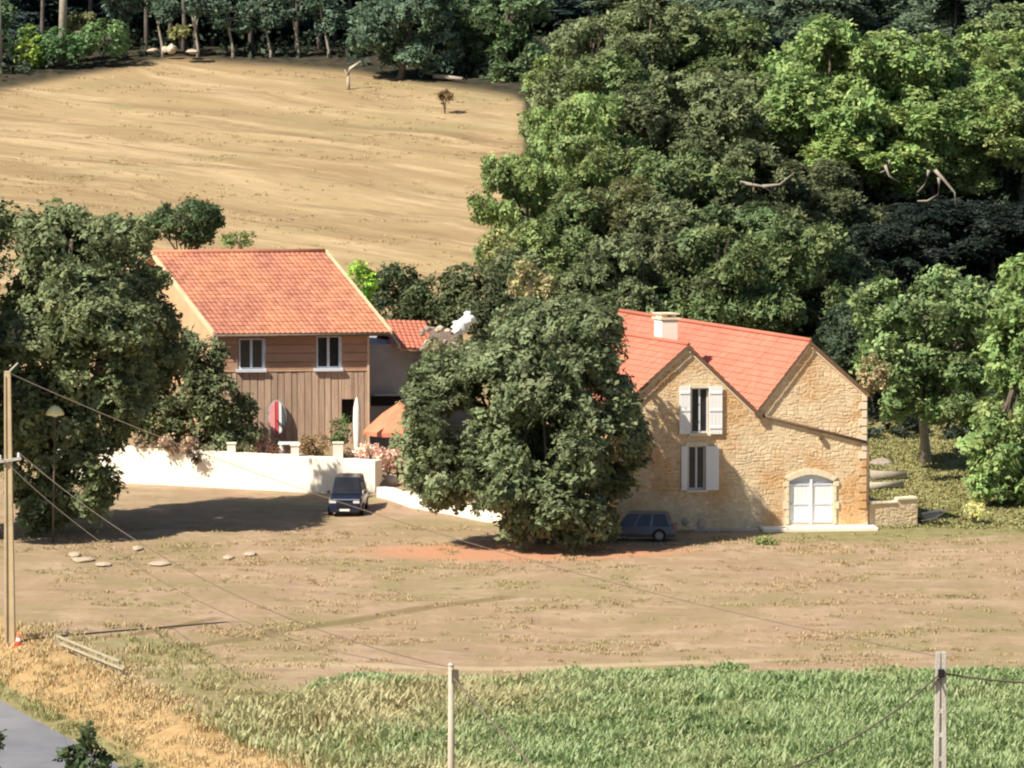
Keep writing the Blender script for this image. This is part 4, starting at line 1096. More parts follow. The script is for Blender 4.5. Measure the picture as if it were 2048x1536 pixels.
def ladder_pole(b, t, w0, w1, d0, d1, parent):
    b = b - UP * .4; h = t.z - b.z
    for s in (-1, 1):
        q = []
        for z_, w_, d_ in ((0, w0, d0), (h, w1, d1)):
            for sx, sy in ((s * w_ - .075, -d_), (s * w_ + .075, -d_), (s * w_ + .075, d_), (s * w_ - .075, d_)): q.append(b + Vector((sx, sy, z_)))
        MB().hexa(q).build('flange', M['concrete'], parent, bevel=.012)
    q = []
    for z_, w_, d_ in ((0, w0, d0), (h - .05, w1, d1)):
        for sx, sy in ((-w_ + .07, -d_ * .35), (w_ - .07, -d_ * .35), (w_ - .07, d_ * .35), (-w_ + .07, d_ * .35)): q.append(b + Vector((sx, sy, z_)))
    MB().hexa(q).build('web', M['concrete'], parent)
    z_ = 1.0
    while z_ < h - 1:
        f = z_ / h; w_ = w0 + (w1 - w0) * f; d_ = d0 + (d1 - d0) * f
        MB().obox(b + Vector((-w_ + .075, -d_ * .9, z_)), Vector((2 * w_ - .15, 0, 0)), Vector((0, d_ * .8, 0)), UP * .14).build('rung', M['concrete'], parent); z_ += .75
ladder_pole(rp_b, rp_t, .17, .085, .16, .10, pole3)
MB().obox(rp_t + Vector((-.10, -.22, -.78)), Vector((.2, 0, 0)), Vector((0, .14, 0)), UP * .26).build('clamp', M['dark'], pole3, bevel=.02)
MB().obox(rp_t + Vector((-.34, -.2, -1.12)), Vector((.09, 0, 0)), Vector((0, .08, 0)), Vector((.22, 0, .32))).build('bracket', M['dark_metal'], pole3)
def cable(a, b, sag, r, label, seg=40):
    mb = MB(); pts = []
    for i in range(seg + 1):
        f = i / seg; pts.append(a.lerp(b, f) - UP * (sag * 4 * f * (1 - f)))
    tag(mb.tube(pts, r, 6).build('overhead_cable', M['cable'], smooth=True), label, 'cable')
cable(lp_t - UP * .1, rp_t - UP * .15, 1.1, .013, 'long thin cable from the left pole top to the right concrete pole')
cable(ca + Vector((.4, -.24, .45)), mp_t - UP * .05, 1.3, .016, 'upper cable from the left pole crossarm to the slim middle pole')
cable(ca + Vector((-.4, -.24, .3)), mp_t - UP * .12, 1.9, .012, 'lower faint cable from the left pole crossarm to the slim middle pole')
cable(mp_t - UP * .3, at(1230, 1700, 156), .1, .03, 'dark stay wire running down right from the middle pole')
cable(rp_t - UP * .66, at(2300, 1356, 163), .25, .035, 'dark twisted cable leaving the concrete pole to the right')
cable(rp_t - UP * .66, at(1500, 1560, 150), .5, .028, 'dark twisted cable leaving the concrete pole to the left')

# street lamp in front of the left tree
lb = onground(104, 255.2); lt = at(110, 826, 255.2); lamp = empty('street_lamp', lb, 'slim lamp post with a pale yellow domed hood in the left tree', 'street lamp')
MB().tube([lb - UP * .2, lt], [.05, .035], 8).build('post', M['bark'], lamp, smooth=True)
MB().lathe(lt, [(.44, -.10), (.46, -.02), (.34, .18), (.18, .32), (.04, .38)], 18).build('hood', M['yellow_hood'], lamp, smooth=True)
MB().lathe(lt, [(.1, -.2), (.2, -.12), (.2, -.09)], 12).build('bulb', M['lamp_glass'], lamp)

# low rail beside the bank
ra_ = ghit(112, 1300); rb3 = ghit(238, 1352)
rail = empty('guard_rail', ra_, 'low pale guard rail of two bars beside the road bank', 'railing')
for dz_, x0 in ((.55, 0.0), (.28, .06)):
    MB().obox(ra_.lerp(rb3, x0) + UP * dz_, rb3 - ra_, Vector((0, .06, 0)), UP * .13).build('bar', M['pale_rail'], rail, bevel=.015)
for f in (.02, .35, .68, .98):
    p = ra_.lerp(rb3, f); MB().obox(Vector((p.x, p.y + .07, gz(p.x, p.y) - .2)), Vector((.12, 0, 0)), Vector((0, .1, 0)), UP * .92).build('post', M['pale_rail'], rail)

# pale tree trunk, fallen logs, snag, wheelbarrow
a_ = ghit(1742, 962); b_ = ghit(1812, 958)
tag(MB().tube([a_ + UP * .25, b_ + UP * .2], [.28, .2], 10).build('fallen_log', M['pale_bark'], smooth=True), 'thick tan log lying behind the short stone wall', 'log')
tag(MB().tube([ghit(1740, 982) + UP * .25, ghit(1805, 976) + UP * .18], [.22, .16], 10).build('fallen_log', M['wood_pole'], smooth=True), 'thinner tan log lying nearest the short stone wall', 'log')
a_ = ghit(868, 160); b_ = ghit(925, 166)
tag(MB().tube([a_ + UP * .3, b_ + UP * .3], [.2, .14], 8).build('fallen_log', M['pale_bark'], smooth=True), 'pale fallen log at the edge of the wood above the field', 'log')
sb_ = ghit(697, 180)
sn = MB().tube([sb_ - UP * .2, sb_ + Vector((-.02, 0, .9)), sb_ + Vector((.1, 0, 1.6)), sb_ + Vector((.95, 0, 2.15))], [.16, .12, .11, .05], 7)
sn.tube([sb_ + Vector((.0, 0, .9)), sb_ + Vector((-.3, .1, 1.5))], [.07, .03], 5)
tag(sn.build('bent_snag', M['wood_pole'], smooth=True), 'bent bare snag standing on the hill field', 'dead tree')
wbp = onground(1862, 262.6); wbw = empty('wheelbarrow', wbp, 'grey wheelbarrow tipped beside the end of the short stone wall', 'wheelbarrow')
MB().hexa([wbp + Vector(q) for q in ((-.3, -.2, .3), (.3, -.2, .3), (.3, .2, .3), (-.3, .2, .3), (-.5, -.32, .62), (.55, -.32, .75), (.55, .32, .75), (-.5, .32, .62))]).build('tray', M['car_grey'], wbw)
MB().tube([wbp + Vector((-.62, -.06, .2)), wbp + Vector((-.62, .06, .2))], .2, 14).build('wheel', M['tyre'], wbw)
for s in (-1, 1):
    MB().tube([wbp + Vector((-.6, s * .12, .2)), wbp + Vector((.2, s * .25, .35)), wbp + Vector((.95, s * .3, .85))], .025, 6).build('handle', M['dark_metal'], wbw)
    MB().tube([wbp + Vector((.3, s * .25, .38)), wbp + Vector((.38, s * .25, 0))], .025, 6).build('leg', M['dark_metal'], wbw)

# ------------------------------------------------------------------ TREES: near ones built one by one
G_DARK = (.100, .112, .055); G_OLIVE = (.130, .148, .072); G_MID = (.120, .150, .062); G_BLUE = (.090, .120, .075); G_CEN = (.125, .145, .074)
b_ = onground(95, 261)
make_tree('walnut_tree', b_, [plobe(130, 510, 262, 130, 110, 4.2), plobe(10, 520, 263, 120, 120, 4.5), plobe(225, 620, 262, 100, 110, 3.4), plobe(60, 690, 260, 150, 100, 4.5), plobe(180, 740, 259, 110, 100, 3.5), plobe(110, 880, 258, 90, 80, 3.0), plobe(160, 960, 257.5, 75, 85, 2.6), plobe(60, 930, 259, 60, 80, 2.6), plobe(-90, 640, 262, 120, 200, 4.5), plobe(-60, 850, 260, 90, 110, 3.5), plobe(190, 660, 258, 120, 90, 3.5), plobe(230, 780, 259, 80, 90, 2.8), plobe(40, 820, 258, 90, 90, 3), plobe(200, 850, 259, 60, 60, 2.2), plobe(90, 1010, 258.5, 70, 50, 2.2), plobe(130, 600, 260, 130, 110, 4)],
    G_OLIVE, 'large olive green tree at the left edge before the timber house', 'tree', .42, 9, 2.4, 18, .26, clump=.42, fuzz=.5, sub=16)
b_ = onground(170, 266)
make_tree('oak_tree', b_, [plobe(235, 490, 266.8, 68, 70, 3), plobe(275, 570, 266.6, 55, 50, 2.4), plobe(308, 640, 266.4, 48, 50, 2), plobe(230, 620, 266.8, 80, 80, 3), plobe(300, 710, 266.8, 65, 65, 2.4), plobe(308, 580, 266.5, 42, 46, 1.8), plobe(325, 655, 266.3, 42, 50, 1.8)],
    G_OLIVE, 'olive tree crown overlapping the left end of the timber house roof', 'tree', .3, 6, 3.0, 17, .25, clump=.42, fuzz=.5)
b_ = onground(400, 280.5)
make_tree('garden_tree', b_, [plobe(370, 770, 281.8, 75, 65, 2.1), plobe(440, 800, 281.5, 62, 60, 1.9), plobe(330, 830, 282.1, 70, 55, 2), plobe(455, 865, 281.3, 52, 40, 1.5), plobe(390, 850, 281.6, 70, 50, 1.7), plobe(400, 720, 281.9, 50, 50, 1.8), plobe(480, 840, 281.4, 40, 50, 1.4), plobe(340, 720, 282.1, 50, 50, 1.8), plobe(270, 780, 282.5, 60, 70, 2), plobe(345, 690, 282.1, 48, 45, 1.7), plobe(405, 755, 281.5, 45, 42, 1.5), plobe(300, 800, 281.7, 70, 60, 1.9), plobe(490, 880, 281.1, 40, 30, 1.2)],
    G_DARK, 'low dark green tree behind the cream wall hiding the gable foot', 'tree', .2, 5, 6, 9, .24)
b_ = onground(370, 305)
make_tree('round_tree', b_, [plobe(365, 445, 304, 70, 48, 2.4), plobe(405, 440, 304, 40, 44, 1.6), plobe(320, 455, 304, 40, 42, 1.6)],
    (.058, .082, .036), 'compact dark green round tree behind the timber house ridge', 'tree', .2, 4, 7, 9, .22)
b_ = onground(1095, 255)
make_tree('lime_tree', b_, [plobe(1110, 700, 254.5, 130, 100, 3.6), plobe(1010, 780, 254, 140, 110, 3.8), plobe(1185, 800, 254.8, 100, 110, 2.8), plobe(905, 850, 254, 108, 110, 3.2), plobe(1090, 880, 252.5, 130, 120, 3.8), plobe(1215, 900, 254.5, 82, 110, 2.5), plobe(885, 940, 253.5, 78, 75, 2.6),
    plobe(1000, 950, 252.5, 95, 70, 3.0), plobe(1120, 990, 252, 105, 75, 3.0), plobe(1060, 1035, 252.5, 60, 45, 2.2), plobe(1170, 1045, 252.5, 75, 40, 2.2), plobe(1060, 650, 256, 80, 50, 2.6), plobe(1180, 655, 255.5, 70, 52, 2.6), plobe(890, 760, 256, 70, 70, 2.4)],
    G_CEN, 'broad dark green tree standing between the two houses', 'tree', .45, 9, 2.7, 20, .25, clump=.42, fuzz=.5, sub=18)
b_ = onground(-150, 255)  # unseen tree, added to cast a band of shadow over the yard
make_tree('walnut_tree', b_, [plobe(-150, 640, 255, 130, 120, 4.5), plobe(-190, 800, 254, 110, 110, 4), plobe(-110, 800, 254.5, 85, 110, 3.5), plobe(-130, 520, 256, 90, 80, 3)],
    G_OLIVE, 'unseen tree added beyond the left edge to shade the yard', 'tree', .35, 6, 4.6, 9, .33, clump=.46)
# shrubs along the cream wall
def shrub(px, py, Yp, rx, ry, col, label, size=.16, name='shrub', dens=16, cat='shrub', group=None, stemh=1.3):
    c = at(px, py, Yp); lo = [plobe(px, py, Yp, rx, ry), plobe(px - rx * .4, py + ry * .25, Yp, rx * .6, ry * .7), plobe(px + rx * .45, py + ry * .3, Yp, rx * .55, ry * .65)]
    g_ = Vector((c.x, c.y, max(min(gz(c.x, c.y), c.z - .1), c.z - stemh)))
    t = empty(name, g_, label, cat, group)
    mb = MB()
    for k in range(5): mb.tube([g_ - UP * .1, g_.lerp(c, .6) + Vector((random.uniform(-.2, .2), 0, 0)), c + Vector((random.uniform(-.5, .5), 0, random.uniform(0, .4)))], [.04, .025, .01], 5)
    mb.build('stem', M['bark'], t)
    V, Fq, T = crown_data(lo, dens, 7, size, .26, 7); V = V - np.array(g_)[None, :]
    o = link('foliage', np_mesh('foliage', V, Fq, M['leaf'], T), t); o.color = rgb(col); return t
shrub(300, 880, 281.5, 34, 22, (.24, .18, .13), 'greyish brown dry shrub leftmost on the cream wall', .15)
shrub(355, 885, 280.5, 36, 24, (.32, .23, .17), 'pinkish brown dry shrub on the wall below the garden tree')
shrub(389, 908, 279.3, 14, 18, (.06, .035, .025), 'small dark plant hanging over the cream wall edge', .12, stemh=.3)
shrub(425, 900, 280, 22, 16, (.20, .20, .12), 'grey green low shrub left of the first wall pillar', .13)
shrub(490, 900, 279.8, 24, 16, (.18, .17, .10), 'grey olive shrub right of the first wall pillar', .13)
shrub(530, 898, 279.6, 22, 20, (.10, .045, .035), 'dark reddish shrub on the wall below the oval board', .13)
shrub(560, 908, 278.8, 16, 14, (.12, .055, .04), 'small wine red plant left of the white table', .11)
shrub(632, 890, 279.4, 32, 26, (.20, .13, .07), 'brown bushy shrub right of the white table', .14)
shrub(680, 860, 280.2, 22, 30, (.09, .12, .045), 'green shrub between the timber wall and the closed parasol', .15)
shrub(700, 912, 278.3, 16, 16, (.09, .05, .045), 'dark plant between the tall pillar and the closed parasol', .12)
for i, (px, py, rx, ry, lab) in enumerate(((740, 905, 26, 20, 'pale pink flowering bush right of the closed parasol'), (775, 920, 24, 22, 'pink flowering bush under the open orange parasol'), (722, 928, 16, 12, 'low pink flowers on the cream wall end'), (795, 905, 18, 22, 'peach coloured flowering bush at the edge of the central tree'))):
    shrub(px, py, 277.6 + .3 * i, rx, ry, (.62, .42, .36), lab, .15, 'flower_bush', 13, group='pink flower bushes on the terrace')
shrub(868, 700, 288.5, 26, 22, (.20, .20, .11), 'olive weeds growing through the pale rubble', .18, 'weeds', 7)
shrub(915, 700, 288.0, 30, 26, (.15, .17, .08), 'green weeds below the bright white sheet', .18, 'weeds', 8)
# hedge and shrubs behind the houses
shrub(712, 565, 300, 38, 44, (.22, .34, .05), 'vivid lime green bush right of the timber house roof', .22, 'lime_bush', 9)
for i, (px, py, rx, ry, Yp, col, lab) in enumerate(((790, 580, 62, 48, 305, (.060, .075, .036), 'dark hedge tree right of the vivid lime bush'), (870, 590, 66, 52, 304, (.065, .08, .036), 'dark hedge tree in the middle of the hedge row'), (950, 575, 70, 58, 303, G_DARK, 'dark hedge tree above the white sheet'), (1030, 560, 70, 60, 305, G_OLIVE, 'olive hedge tree right of the white sheet'), (1000, 620, 60, 40, 300, (.05, .06, .03), 'very dark low hedge tree behind the central tree'))):
    b_ = onground(px, Yp)
    make_tree('hedge_tree', b_, [plobe(px, py, Yp, rx, ry, 2.2), plobe(px - 25, py + 15, Yp, rx * .6, ry * .8, 1.8), plobe(px + 28, py + 12, Yp, rx * .6, ry * .8, 1.8), plobe(px, py + 45, Yp - .8, rx, ry * .8, 2.0)], col, lab, 'tree', .15, 4, 6, 8, .24, sub=9)
shrub(1060, 560, 298, 45, 40, (.30, .26, .14), 'pale yellowish bush above the central tree', .2, 'dry_bush', 8)
shrub(1000, 500, 306, 40, 45, (.24, .23, .10), 'pale olive bush at the lower right corner of the hill field', .22, 'dry_bush', 8)
shrub(480, 478, 312, 40, 12, (.14, .17, .06), 'low green bush on the field edge behind the timber house', .2, 'low_bush', 10)
# right-hand trees
b_ = onground(1853, 284)
make_tree('round_tree', b_, [plobe(1850, 620, 283, 110, 90, 3.2), plobe(1790, 700, 282, 75, 85, 2.6), plobe(1910, 700, 282, 85, 95, 2.8), plobe(1850, 770, 281, 95, 75, 2.8), plobe(1790, 790, 282, 50, 50, 2), plobe(1945, 620, 283, 70, 70, 2.4), plobe(1765, 620, 283.5, 55, 60, 2.2), plobe(1930, 790, 281.5, 70, 55, 2.2), plobe(1750, 720, 283, 40, 60, 1.6)],
    (.15, .195, .08), 'round light green tree on a trunk right of the stone house', 'tree', .30, 6, 3.2, 17, .26, clump=.40, fuzz=.5, bark='pale_bark')
b_ = onground(2040, 272)
make_tree('fig_tree', b_, [plobe(2040, 680, 272, 80, 110, 3), plobe(2030, 820, 271, 85, 95, 3), plobe(1995, 900, 270, 62, 70, 2.2), plobe(1985, 960, 269.5, 50, 45, 1.8), plobe(2080, 940, 270, 90, 80, 3), plobe(2060, 560, 273, 60, 70, 2.4)],
    (.17, .22, .08), 'tall bright green leafy tree at the right edge of the yard', 'tree', .3, 6, 3.0, 15, .30, clump=.44, fuzz=.5)
shrub(1745, 750, 276, 28, 45, (.28, .21, .12), 'brownish dry bush touching the right edge of the stone house', .2, 'dry_bush', 8)
for i, (px, py) in enumerate(((1765, 880), (1820, 870), (1890, 875), (1950, 870))):  # near-black leaves stand in for the shaded ground under the round tree
    shrub(px, py, 293, 45, 38, (.03, .042, .028), ('shrub coloured as shade at the wood edge just right of the stone house', 'shrub coloured as shade at the wood edge left of the pale tree trunk', 'shrub coloured as shade at the wood edge right of the pale tree trunk', 'shrub coloured as shade at the wood edge beside the bright leafy tree')[i], .26, 'shade_shrub', 7)
shrub(1950, 1018, 263, 24, 12, (.55, .52, .26), 'pale yellow low plant in the grass at the right', .16, 'yellow_plant', 14)
shrub(1530, 1082, 254.5, 22, 12, (.21, .245, .09), 'small yellow green tuft on the field before the stone house', .12, 'grass_tuft', 20)
shrub(890, 192, 384, 14, 12, (.20, .13, .08), 'small brown bush on the upper right of the hill field', .2, 'brown_bush', 12)

# ------------------------------------------------------------------ FOREST: prototypes copied with their parts
def proto(name, kind, seed):
    global RNG
    if kind == 'broad':
        r = random.Random(seed); lo = [(r.uniform(-.8, .8), r.uniform(-.8, .8), 8.2, 2.9, 2.9, 2.6)]
        for k in range(12):
            a = k * 2.4 + r.random(); rad = r.uniform(1.8, 4.3); q = r.uniform(1.1, 2.3); lo.append((rad * math.cos(a), rad * math.sin(a), r.uniform(2.6, 9.2) - max(0, rad - 3), q, q * r.uniform(.8, 1.2), q * r.uniform(.7, 1.0)))
        return lo
    r = random.Random(seed); lo = []
    for k in range(7):
        a = k * 2.1; rad = r.uniform(.8, 2.6) * (1 - k * .06); lo.append((rad * math.cos(a), rad * math.sin(a), 7 + k * .9, r.uniform(1.5, 2.2), r.uniform(1.5, 2.2), r.uniform(.8, 1.1)))
    return lo
PR = []
def build_proto(kind, seed, bark, r0, **kw):
    lo = proto('', kind, seed)
    tm_ = trunk_mb((0, 0, -.6), (0, 0, 9.0 if kind == 'broad' else 12.5), r0, lo, 7)
    me_t = tm_.build('tmp', M[bark], None, smooth=True); d = me_t.data
    off = me_t.location.copy(); d.transform(Matrix.Translation(off)); bpy.data.objects.remove(me_t)
    V, Fq, T = crown_data(lo, **kw); me_c = np_mesh('crown', V, Fq, M['leaf'], T)
    return d, me_c
for s in range(4): PR.append(build_proto('broad', 100 + s, 'bark', .26, dens=2.1, per=17, size=.30, clump=.46, sub=17, fuzz=.5))
PN = [build_proto('pine', 200 + s, 'pine_bark', .22, dens=2.8, per=14, size=.30, clump=.45, sub=11, flat=.9, fuzz=.5) for s in range(2)]
cnt = [0]
def place(name, protos, px, ytop, Yp, sc, col, label, group=None, cat='tree', wide=1.0, px_shift=0):
    """stands on the ground at distance Yp; its height makes its top reach ytop in the picture"""
    i = cnt[0]; cnt[0] += 1
    b = onground(px, Yp); top = at(px, ytop, Yp); H0 = 11.0 if protos is PR else 13.6
    sz = max(.3, (top.z - b.z) / H0) if ytop is not None else sc
    mt, mc = protos[i % len(protos)]
    t = empty(name, b, label, cat, group)
    sx = (sc if sc else sz) * wide
    for nm, me in (('trunk', mt), ('crown', mc)):
        o = link(nm, me, t); 
        if nm == 'crown': o.color = rgb(col)
    t.scale = (sx, sx, sz); t.rotation_euler.z = random.uniform(0, 6.28)
    return t
forest_list = [
 # px, ytop, Y, horizontal scale, colour, label
 (1180, 160, 338, 0.75, (.20, .255, .095), 'bright lime green tree at the right edge of the hill field'),
 (1050, 285, 326, 0.66, (.175, .22, .08), 'lime green tree bulging over the lower right of the hill field'),
 (1150, 380, 315, 0.75, G_MID, 'mid green tree above the yellowish bush'),
 (1140, 70, 372, 0.72, (.16, .20, .075), 'green tree at the top right corner of the hill field'),
 (1190, 20, 362, 0.95, G_OLIVE, 'olive tree behind the bright lime green tree'),
 (1300, -20, 370, 1.05, G_OLIVE, 'olive brown tree high in the middle of the wood'),
 (1280, 170, 340, 0.95, G_DARK, 'dark green tree in the middle left of the wood'),
 (1400, 110, 345, 1.05, G_OLIVE, 'olive tree carrying pale bare branches in mid wood'),
 (1230, 330, 318, 0.90, (.115, .12, .052), 'brownish green tree above the central tree'),
 (1360, 280, 320, 0.95, G_MID, 'mid green tree above the chimney of the stone house'),
 (1210, 470, 300, 0.75, G_OLIVE, 'olive tree just left of the stone house ridge'),
 (1310, 440, 303, 0.85, G_DARK, 'dark green tree right behind the chimney'),
 (1440, 430, 302, 0.90, G_MID, 'mid green tree behind the stone house ridge'),
 (1580, 420, 304, 0.90, G_MID, 'green tree behind the right end of the red roof'),
 (1500, 280, 322, 0.95, G_DARK, 'dark tree behind the pale yellow bare branch'),
 (1640, 300, 330, 0.85, G_DARK, 'dark green tree left of the deep shaded gap'),
 (1530, 120, 352, 1.05, G_OLIVE, 'olive tree left of the big yellow green crown'),
 (1460, -30, 380, 1.10, G_BLUE, 'bluish green tree at the top centre right'),
 (1650, 30, 350, 1.10, (.18, .235, .085), 'big yellow green tree, left part of the bright crowns'),
 (1790, 30, 352, 1.20, (.195, .25, .09), 'biggest yellow green crown high on the right'),
 (1920, 90, 352, 1.05, (.18, .235, .085), 'yellow green crown right of the biggest one'),
 (2040, 170, 350, 0.90, (.21, .245, .09), 'yellow green tree at the right edge above the shaded gap'),
 (1900, -40, 385, 1.15, G_BLUE, 'bluish green tree at the top right'),
 (2030, -20, 370, 1.10, G_MID, 'mid green tree in the top right corner'),
 (1600, -60, 395, 1.15, G_BLUE, 'bluish green tree peeping above the yellow green crowns'),
 (1690, -50, 400, 1.10, G_BLUE, 'bluish green tree behind the biggest yellow green crown'),
 (1680, 490, 308, 0.60, (.06, .08, .04), 'small dark tree between the red roof and the round tree'),
 (1150, 560, 292, 0.62, G_OLIVE, 'olive tree squeezed between the central tree and the red ridge'),
 (1175, 250, 330, 0.75, (.17, .205, .08), 'green tree below the bright lime crown at the field edge'),
 (1075, 430, 312, 0.55, (.18, .21, .08), 'small green tree at the lower field corner'),
 (1340, 390, 310, 0.85, G_OLIVE, 'olive brown tree above and left of the chimney'),
 (1500, 380, 312, 0.95, (.085, .115, .05), 'dark green tree above the middle of the red roof'),
 (1410, 0, 372, 1.05, G_MID, 'mid green tree at the top centre of the wood'),
 (1230, 90, 356, 0.95, G_MID, 'mid green tree right of the bright lime crown'),
 (1720, 190, 348, 1.00, (.20, .25, .08), 'green tree under the left side of the yellow green crowns'),
 (1860, 150, 350, 1.05, (.175, .225, .08), 'yellow green crown just above the deep shaded gap'),
 (1990, 40, 358, 1.10, (.18, .225, .08), 'green crown at the right, above the gap'),
 (1770, 430, 318, 0.80, (.02, .03, .02), 'tree coloured near black as shade on the left in the deep shaded gap'),  # from here, near-black leaf colours stand in for the gap's deep shade
 (1880, 395, 326, 0.90, (.018, .027, .02), 'tree coloured near black as shade in the middle of the deep shaded gap'),
 (1980, 390, 328, 0.90, (.018, .027, .02), 'tree coloured near black as shade on the right in the deep shaded gap'),
 (2060, 395, 330, 0.90, (.018, .027, .02), 'tree coloured near black as shade at the right edge of the deep shaded gap'),
 (1830, 400, 334, 0.90, (.018, .027, .02), 'tree coloured near black as shade at the back of the deep shaded gap'),
 (1740, 560, 296, 0.60, (.05, .07, .04), 'dark tree close behind the right corner of the red roof'),
 (1950, 600, 305, 0.70, (.04, .06, .035), 'dark tree hidden behind the round light green tree'),
 (1290, -60, 410, 1.15, G_OLIVE, 'olive tree far up behind the middle of the wood'),
]
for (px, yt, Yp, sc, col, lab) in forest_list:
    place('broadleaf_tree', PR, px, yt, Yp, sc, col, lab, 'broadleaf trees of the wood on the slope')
# bramble undergrowth, near-black leaf colour stands in for the wood's shade: one mass nobody could count
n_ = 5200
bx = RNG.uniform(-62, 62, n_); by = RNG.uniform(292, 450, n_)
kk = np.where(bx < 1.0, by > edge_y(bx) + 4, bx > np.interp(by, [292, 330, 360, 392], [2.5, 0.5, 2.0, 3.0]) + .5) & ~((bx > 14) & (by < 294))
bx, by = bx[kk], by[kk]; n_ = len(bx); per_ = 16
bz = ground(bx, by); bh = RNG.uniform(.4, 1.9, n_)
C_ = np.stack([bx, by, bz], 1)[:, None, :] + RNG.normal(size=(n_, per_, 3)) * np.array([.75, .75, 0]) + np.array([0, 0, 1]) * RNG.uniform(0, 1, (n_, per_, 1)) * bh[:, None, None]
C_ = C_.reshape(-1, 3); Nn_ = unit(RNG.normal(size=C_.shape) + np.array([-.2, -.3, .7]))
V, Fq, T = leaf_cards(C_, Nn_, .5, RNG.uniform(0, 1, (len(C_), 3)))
o = link('undergrowth', np_mesh('undergrowth', V, Fq, M['leaf'], T)); o.color = (.03, .042, .026, 1); tag(o, 'brambles and ferns coloured dark as shade on the floor of the wood', 'undergrowth', kind='stuff')
# big rounded trees above the field
for (px, lo, col, lab) in ((800, [(760, 40, 70, 45), (840, 20, 80, 50), (800, 95, 55, 38), (870, 100, 60, 42), (730, 80, 34, 30)], (.085, .125, .08), 'spreading bluish green tree over the top of the hill field'),
        (930, [(930, 40, 80, 60), (960, 105, 55, 45), (900, 60, 60, 50), (1000, 80, 50, 50)], (.08, .115, .06), 'spreading dark green tree at the top right of the hill field'),
        (1010, [(1020, 20, 80, 60), (1040, 110, 60, 50), (1000, 140, 40, 34)], (.10, .14, .065), 'dark tree between the spreading tree and the lime crowns')):
    Yo = 397.0 + (px % 7); b_ = onground(px, Yo)
    make_tree('spreading_oak', b_, [plobe(a, b2, Yo, c2, d2, 2.4) for a, b2, c2, d2 in lo], col, lab, 'tree', .28, 5, 2.6, 16, .31, clump=.46, fuzz=.5)
# pines with bare trunks at the hilltop
rr = random.Random(12)
pine_px = [-20, 40, 95, 190, 235, 262, 300, 345, 372, 398, 430, 470, 505, 531, 560, 600, 640, 672, 700]
for k, px in enumerate(pine_px):
    Yp = 410 + rr.uniform(2, 16)
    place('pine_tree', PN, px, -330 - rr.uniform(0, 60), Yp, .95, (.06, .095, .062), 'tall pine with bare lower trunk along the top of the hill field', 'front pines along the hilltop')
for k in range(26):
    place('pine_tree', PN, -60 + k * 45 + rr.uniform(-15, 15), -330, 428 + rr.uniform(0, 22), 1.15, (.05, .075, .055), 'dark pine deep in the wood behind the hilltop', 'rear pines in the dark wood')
for k in range(46):  # low crowns with the hilltop shade put into their leaf colour
    place('broadleaf_tree', PR, -80 + k * 27 + rr.uniform(-20, 20), 10 - rr.uniform(0, 70), 420 + rr.uniform(0, 25), 1.15, (.04, .062, .055), 'undergrowth tree coloured dark for the shade under the hilltop pines', 'undergrowth trees in the dark wood')
for k in range(14):
    place('broadleaf_tree', PR, 1050 + k * 80 + rr.uniform(-20, 20), -60, 425 + rr.uniform(0, 20), 1.3, G_BLUE, 'rear tree of the wood at the top of the slope', 'rear trees of the wood')
# lower pine boughs reaching into view
for i, (px, py, rx, ry, lab) in enumerate(((470, 30, 50, 34, 'bluish pine bough hanging over the hilltop stones'), (600, 10, 46, 30, 'bluish green pine bough over the dark trunks'), (545, 40, 28, 20, 'small pine bough beside a thin trunk'), (330, 20, 30, 26, 'grey green bough above the hilltop rocks'), (255, 15, 34, 36, 'dark green bough right of the pale trunk'), (660, 30, 44, 44, 'dark bluish bough left of the spreading tree'), (400, 5, 30, 30, 'dark bough between the bare pine trunks'))):
    b_ = onground(px, 409); make_tree('young_pine', b_, [plobe(px, py, 409, rx, ry, 1.6), plobe(px - 20, py - 25, 409, rx * .8, ry, 1.5)], (.075, .115, .075), lab, 'tree', .14, 3, 6, 8, .26, bark='pale_bark', sub=8)
for i, (px, py, rx, ry, col, lab) in enumerate(((60, 95, 34, 42, (.20, .26, .05), 'yellow green bush at the top left of the hill field'), (120, 90, 55, 45, (.09, .15, .06), 'dark green bush beside the pale trunk at the top left'), (210, 70, 55, 45, (.11, .17, .07), 'green bush at the right of the top left bushes'), (5, 60, 50, 60, (.08, .13, .06), 'green bush in the top left corner'), (360, 60, 20, 16, (.22, .22, .09), 'small yellowish bush above the hilltop rocks'), (160, 50, 40, 30, (.17, .17, .08), 'pale olive bush around the pale trunk'))):
    shrub(px, py, 404 + i * .5, rx, ry, col, lab, .26, 'hill_bush', 6)
p = onground(130, 406)
tag(MB().tube([p - UP * .3, p + Vector((.15, 0, 5)), p + Vector((.5, 0, 12))], [.36, .3, .22], 10).build('pale_trunk', M['pale_bark'], smooth=True), 'thick pale bare trunk at the top left of the wood', 'tree trunk')
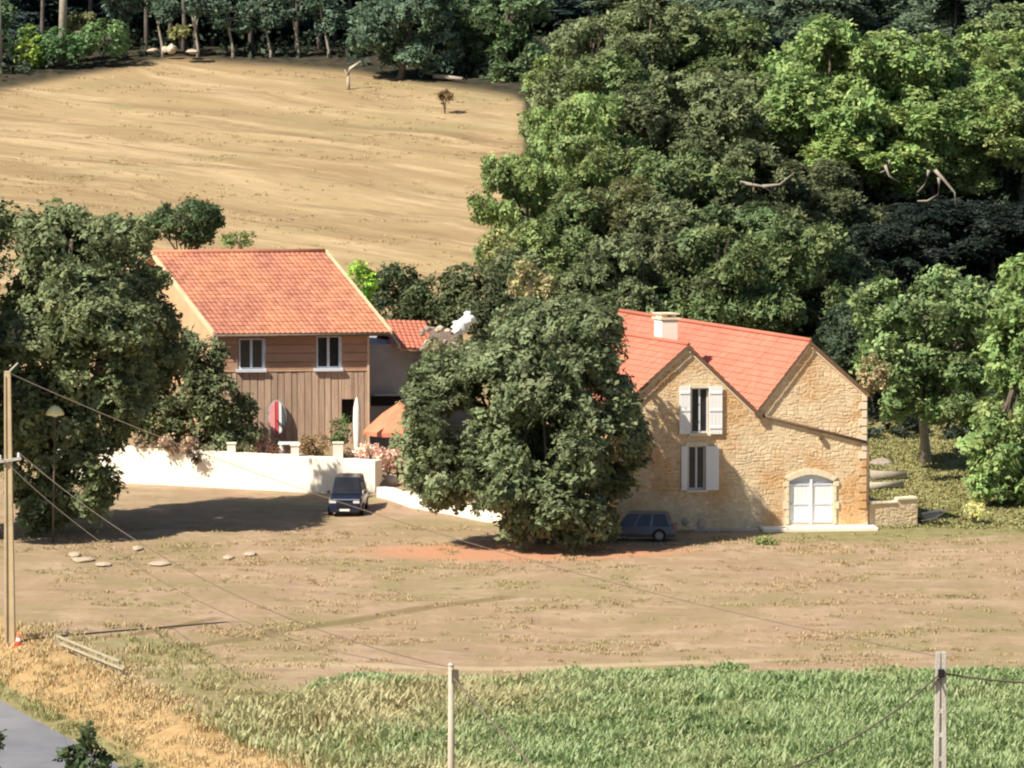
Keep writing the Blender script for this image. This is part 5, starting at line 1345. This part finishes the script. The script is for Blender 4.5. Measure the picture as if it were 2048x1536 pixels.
tag(MB().tube([onground(5, 402) - UP * .3, onground(5, 402) + Vector((-.1, 0, 6))], [.34, .28], 10).build('pale_trunk', M['pale_bark'], smooth=True), 'grey trunk at the left edge above the hill field', 'tree trunk')
# dead branches
def dead(px, py, Yp, pts, r_, label, mat='pale_bark'):
    mb = MB(); o = at(px, py, Yp); k = pxm(Yp)
    for pl in pts: mb.tube([o + Vector((a / k, d_ * .3, -b / k)) for a, b, d_ in pl], [r_ * (1 - .75 * i / (len(pl) - 1)) for i in range(len(pl))], 6)
    tag(mb.build('dead_branch', M[mat], smooth=True), label, 'branch')
dead(1480, 365, 318, [[(0, 0, 0), (45, 8, 0), (70, 22, 1)], [(45, 8, 0), (80, 5, 1), (110, -20, 1)]], .13, 'pale yellow bare branch in the middle of the wood')
dead(1870, 340, 322, [[(0, 0, 0), (20, 22, 0), (40, 45, 0), (42, 75, 0)], [(-12, 0, 0), (-20, 30, 0), (-35, 45, 0)], [(8, 15, 0), (8, 50, 0), (-15, 62, 0), (-35, 62, 0)]], .13, 'pale bare branches hanging over the deep shaded gap')
dead(1770, 330, 324, [[(0, 0, 0), (8, 22, 0), (30, 35, 0)], [(10, -10, 0), (5, 10, 0), (-10, 15, 0)]], .11, 'twisted pale branch left of the hanging bare branches')
dead(1365, 200, 352, [[(0, 60, 0), (2, 20, 0), (0, 0, 0)], [(2, 20, 0), (25, 0, 0)]], .12, 'upright pale dead stem in the upper middle of the wood')
# young trees whose tips reach into the bottom left of the picture
for (px, py, Yp, lo, lab) in ((170, 1600, 150, [(170, 1600, 60, 90), (175, 1530, 36, 40), (178, 1475, 12, 30), (140, 1520, 24, 20), (205, 1530, 20, 18)], 'dark leafy sapling tip in front of the grey road'), (-30, 1560, 148, [(-40, 1560, 60, 70), (-12, 1480, 18, 22)], 'dark leafy sapling tip at the bottom left edge'), (262, 1600, 152, [(262, 1600, 50, 60), (262, 1545, 26, 22)], 'low dark sapling tip at the bottom right of the road')):
    b_ = onground(px, Yp)
    make_tree('sapling', b_, [plobe(a, b2, Yp, c2, d2, .8) for a, b2, c2, d2 in lo], (.05, .07, .03), lab, 'tree', .07, 3, 16, 7, .17, clump=.2, sub=7)
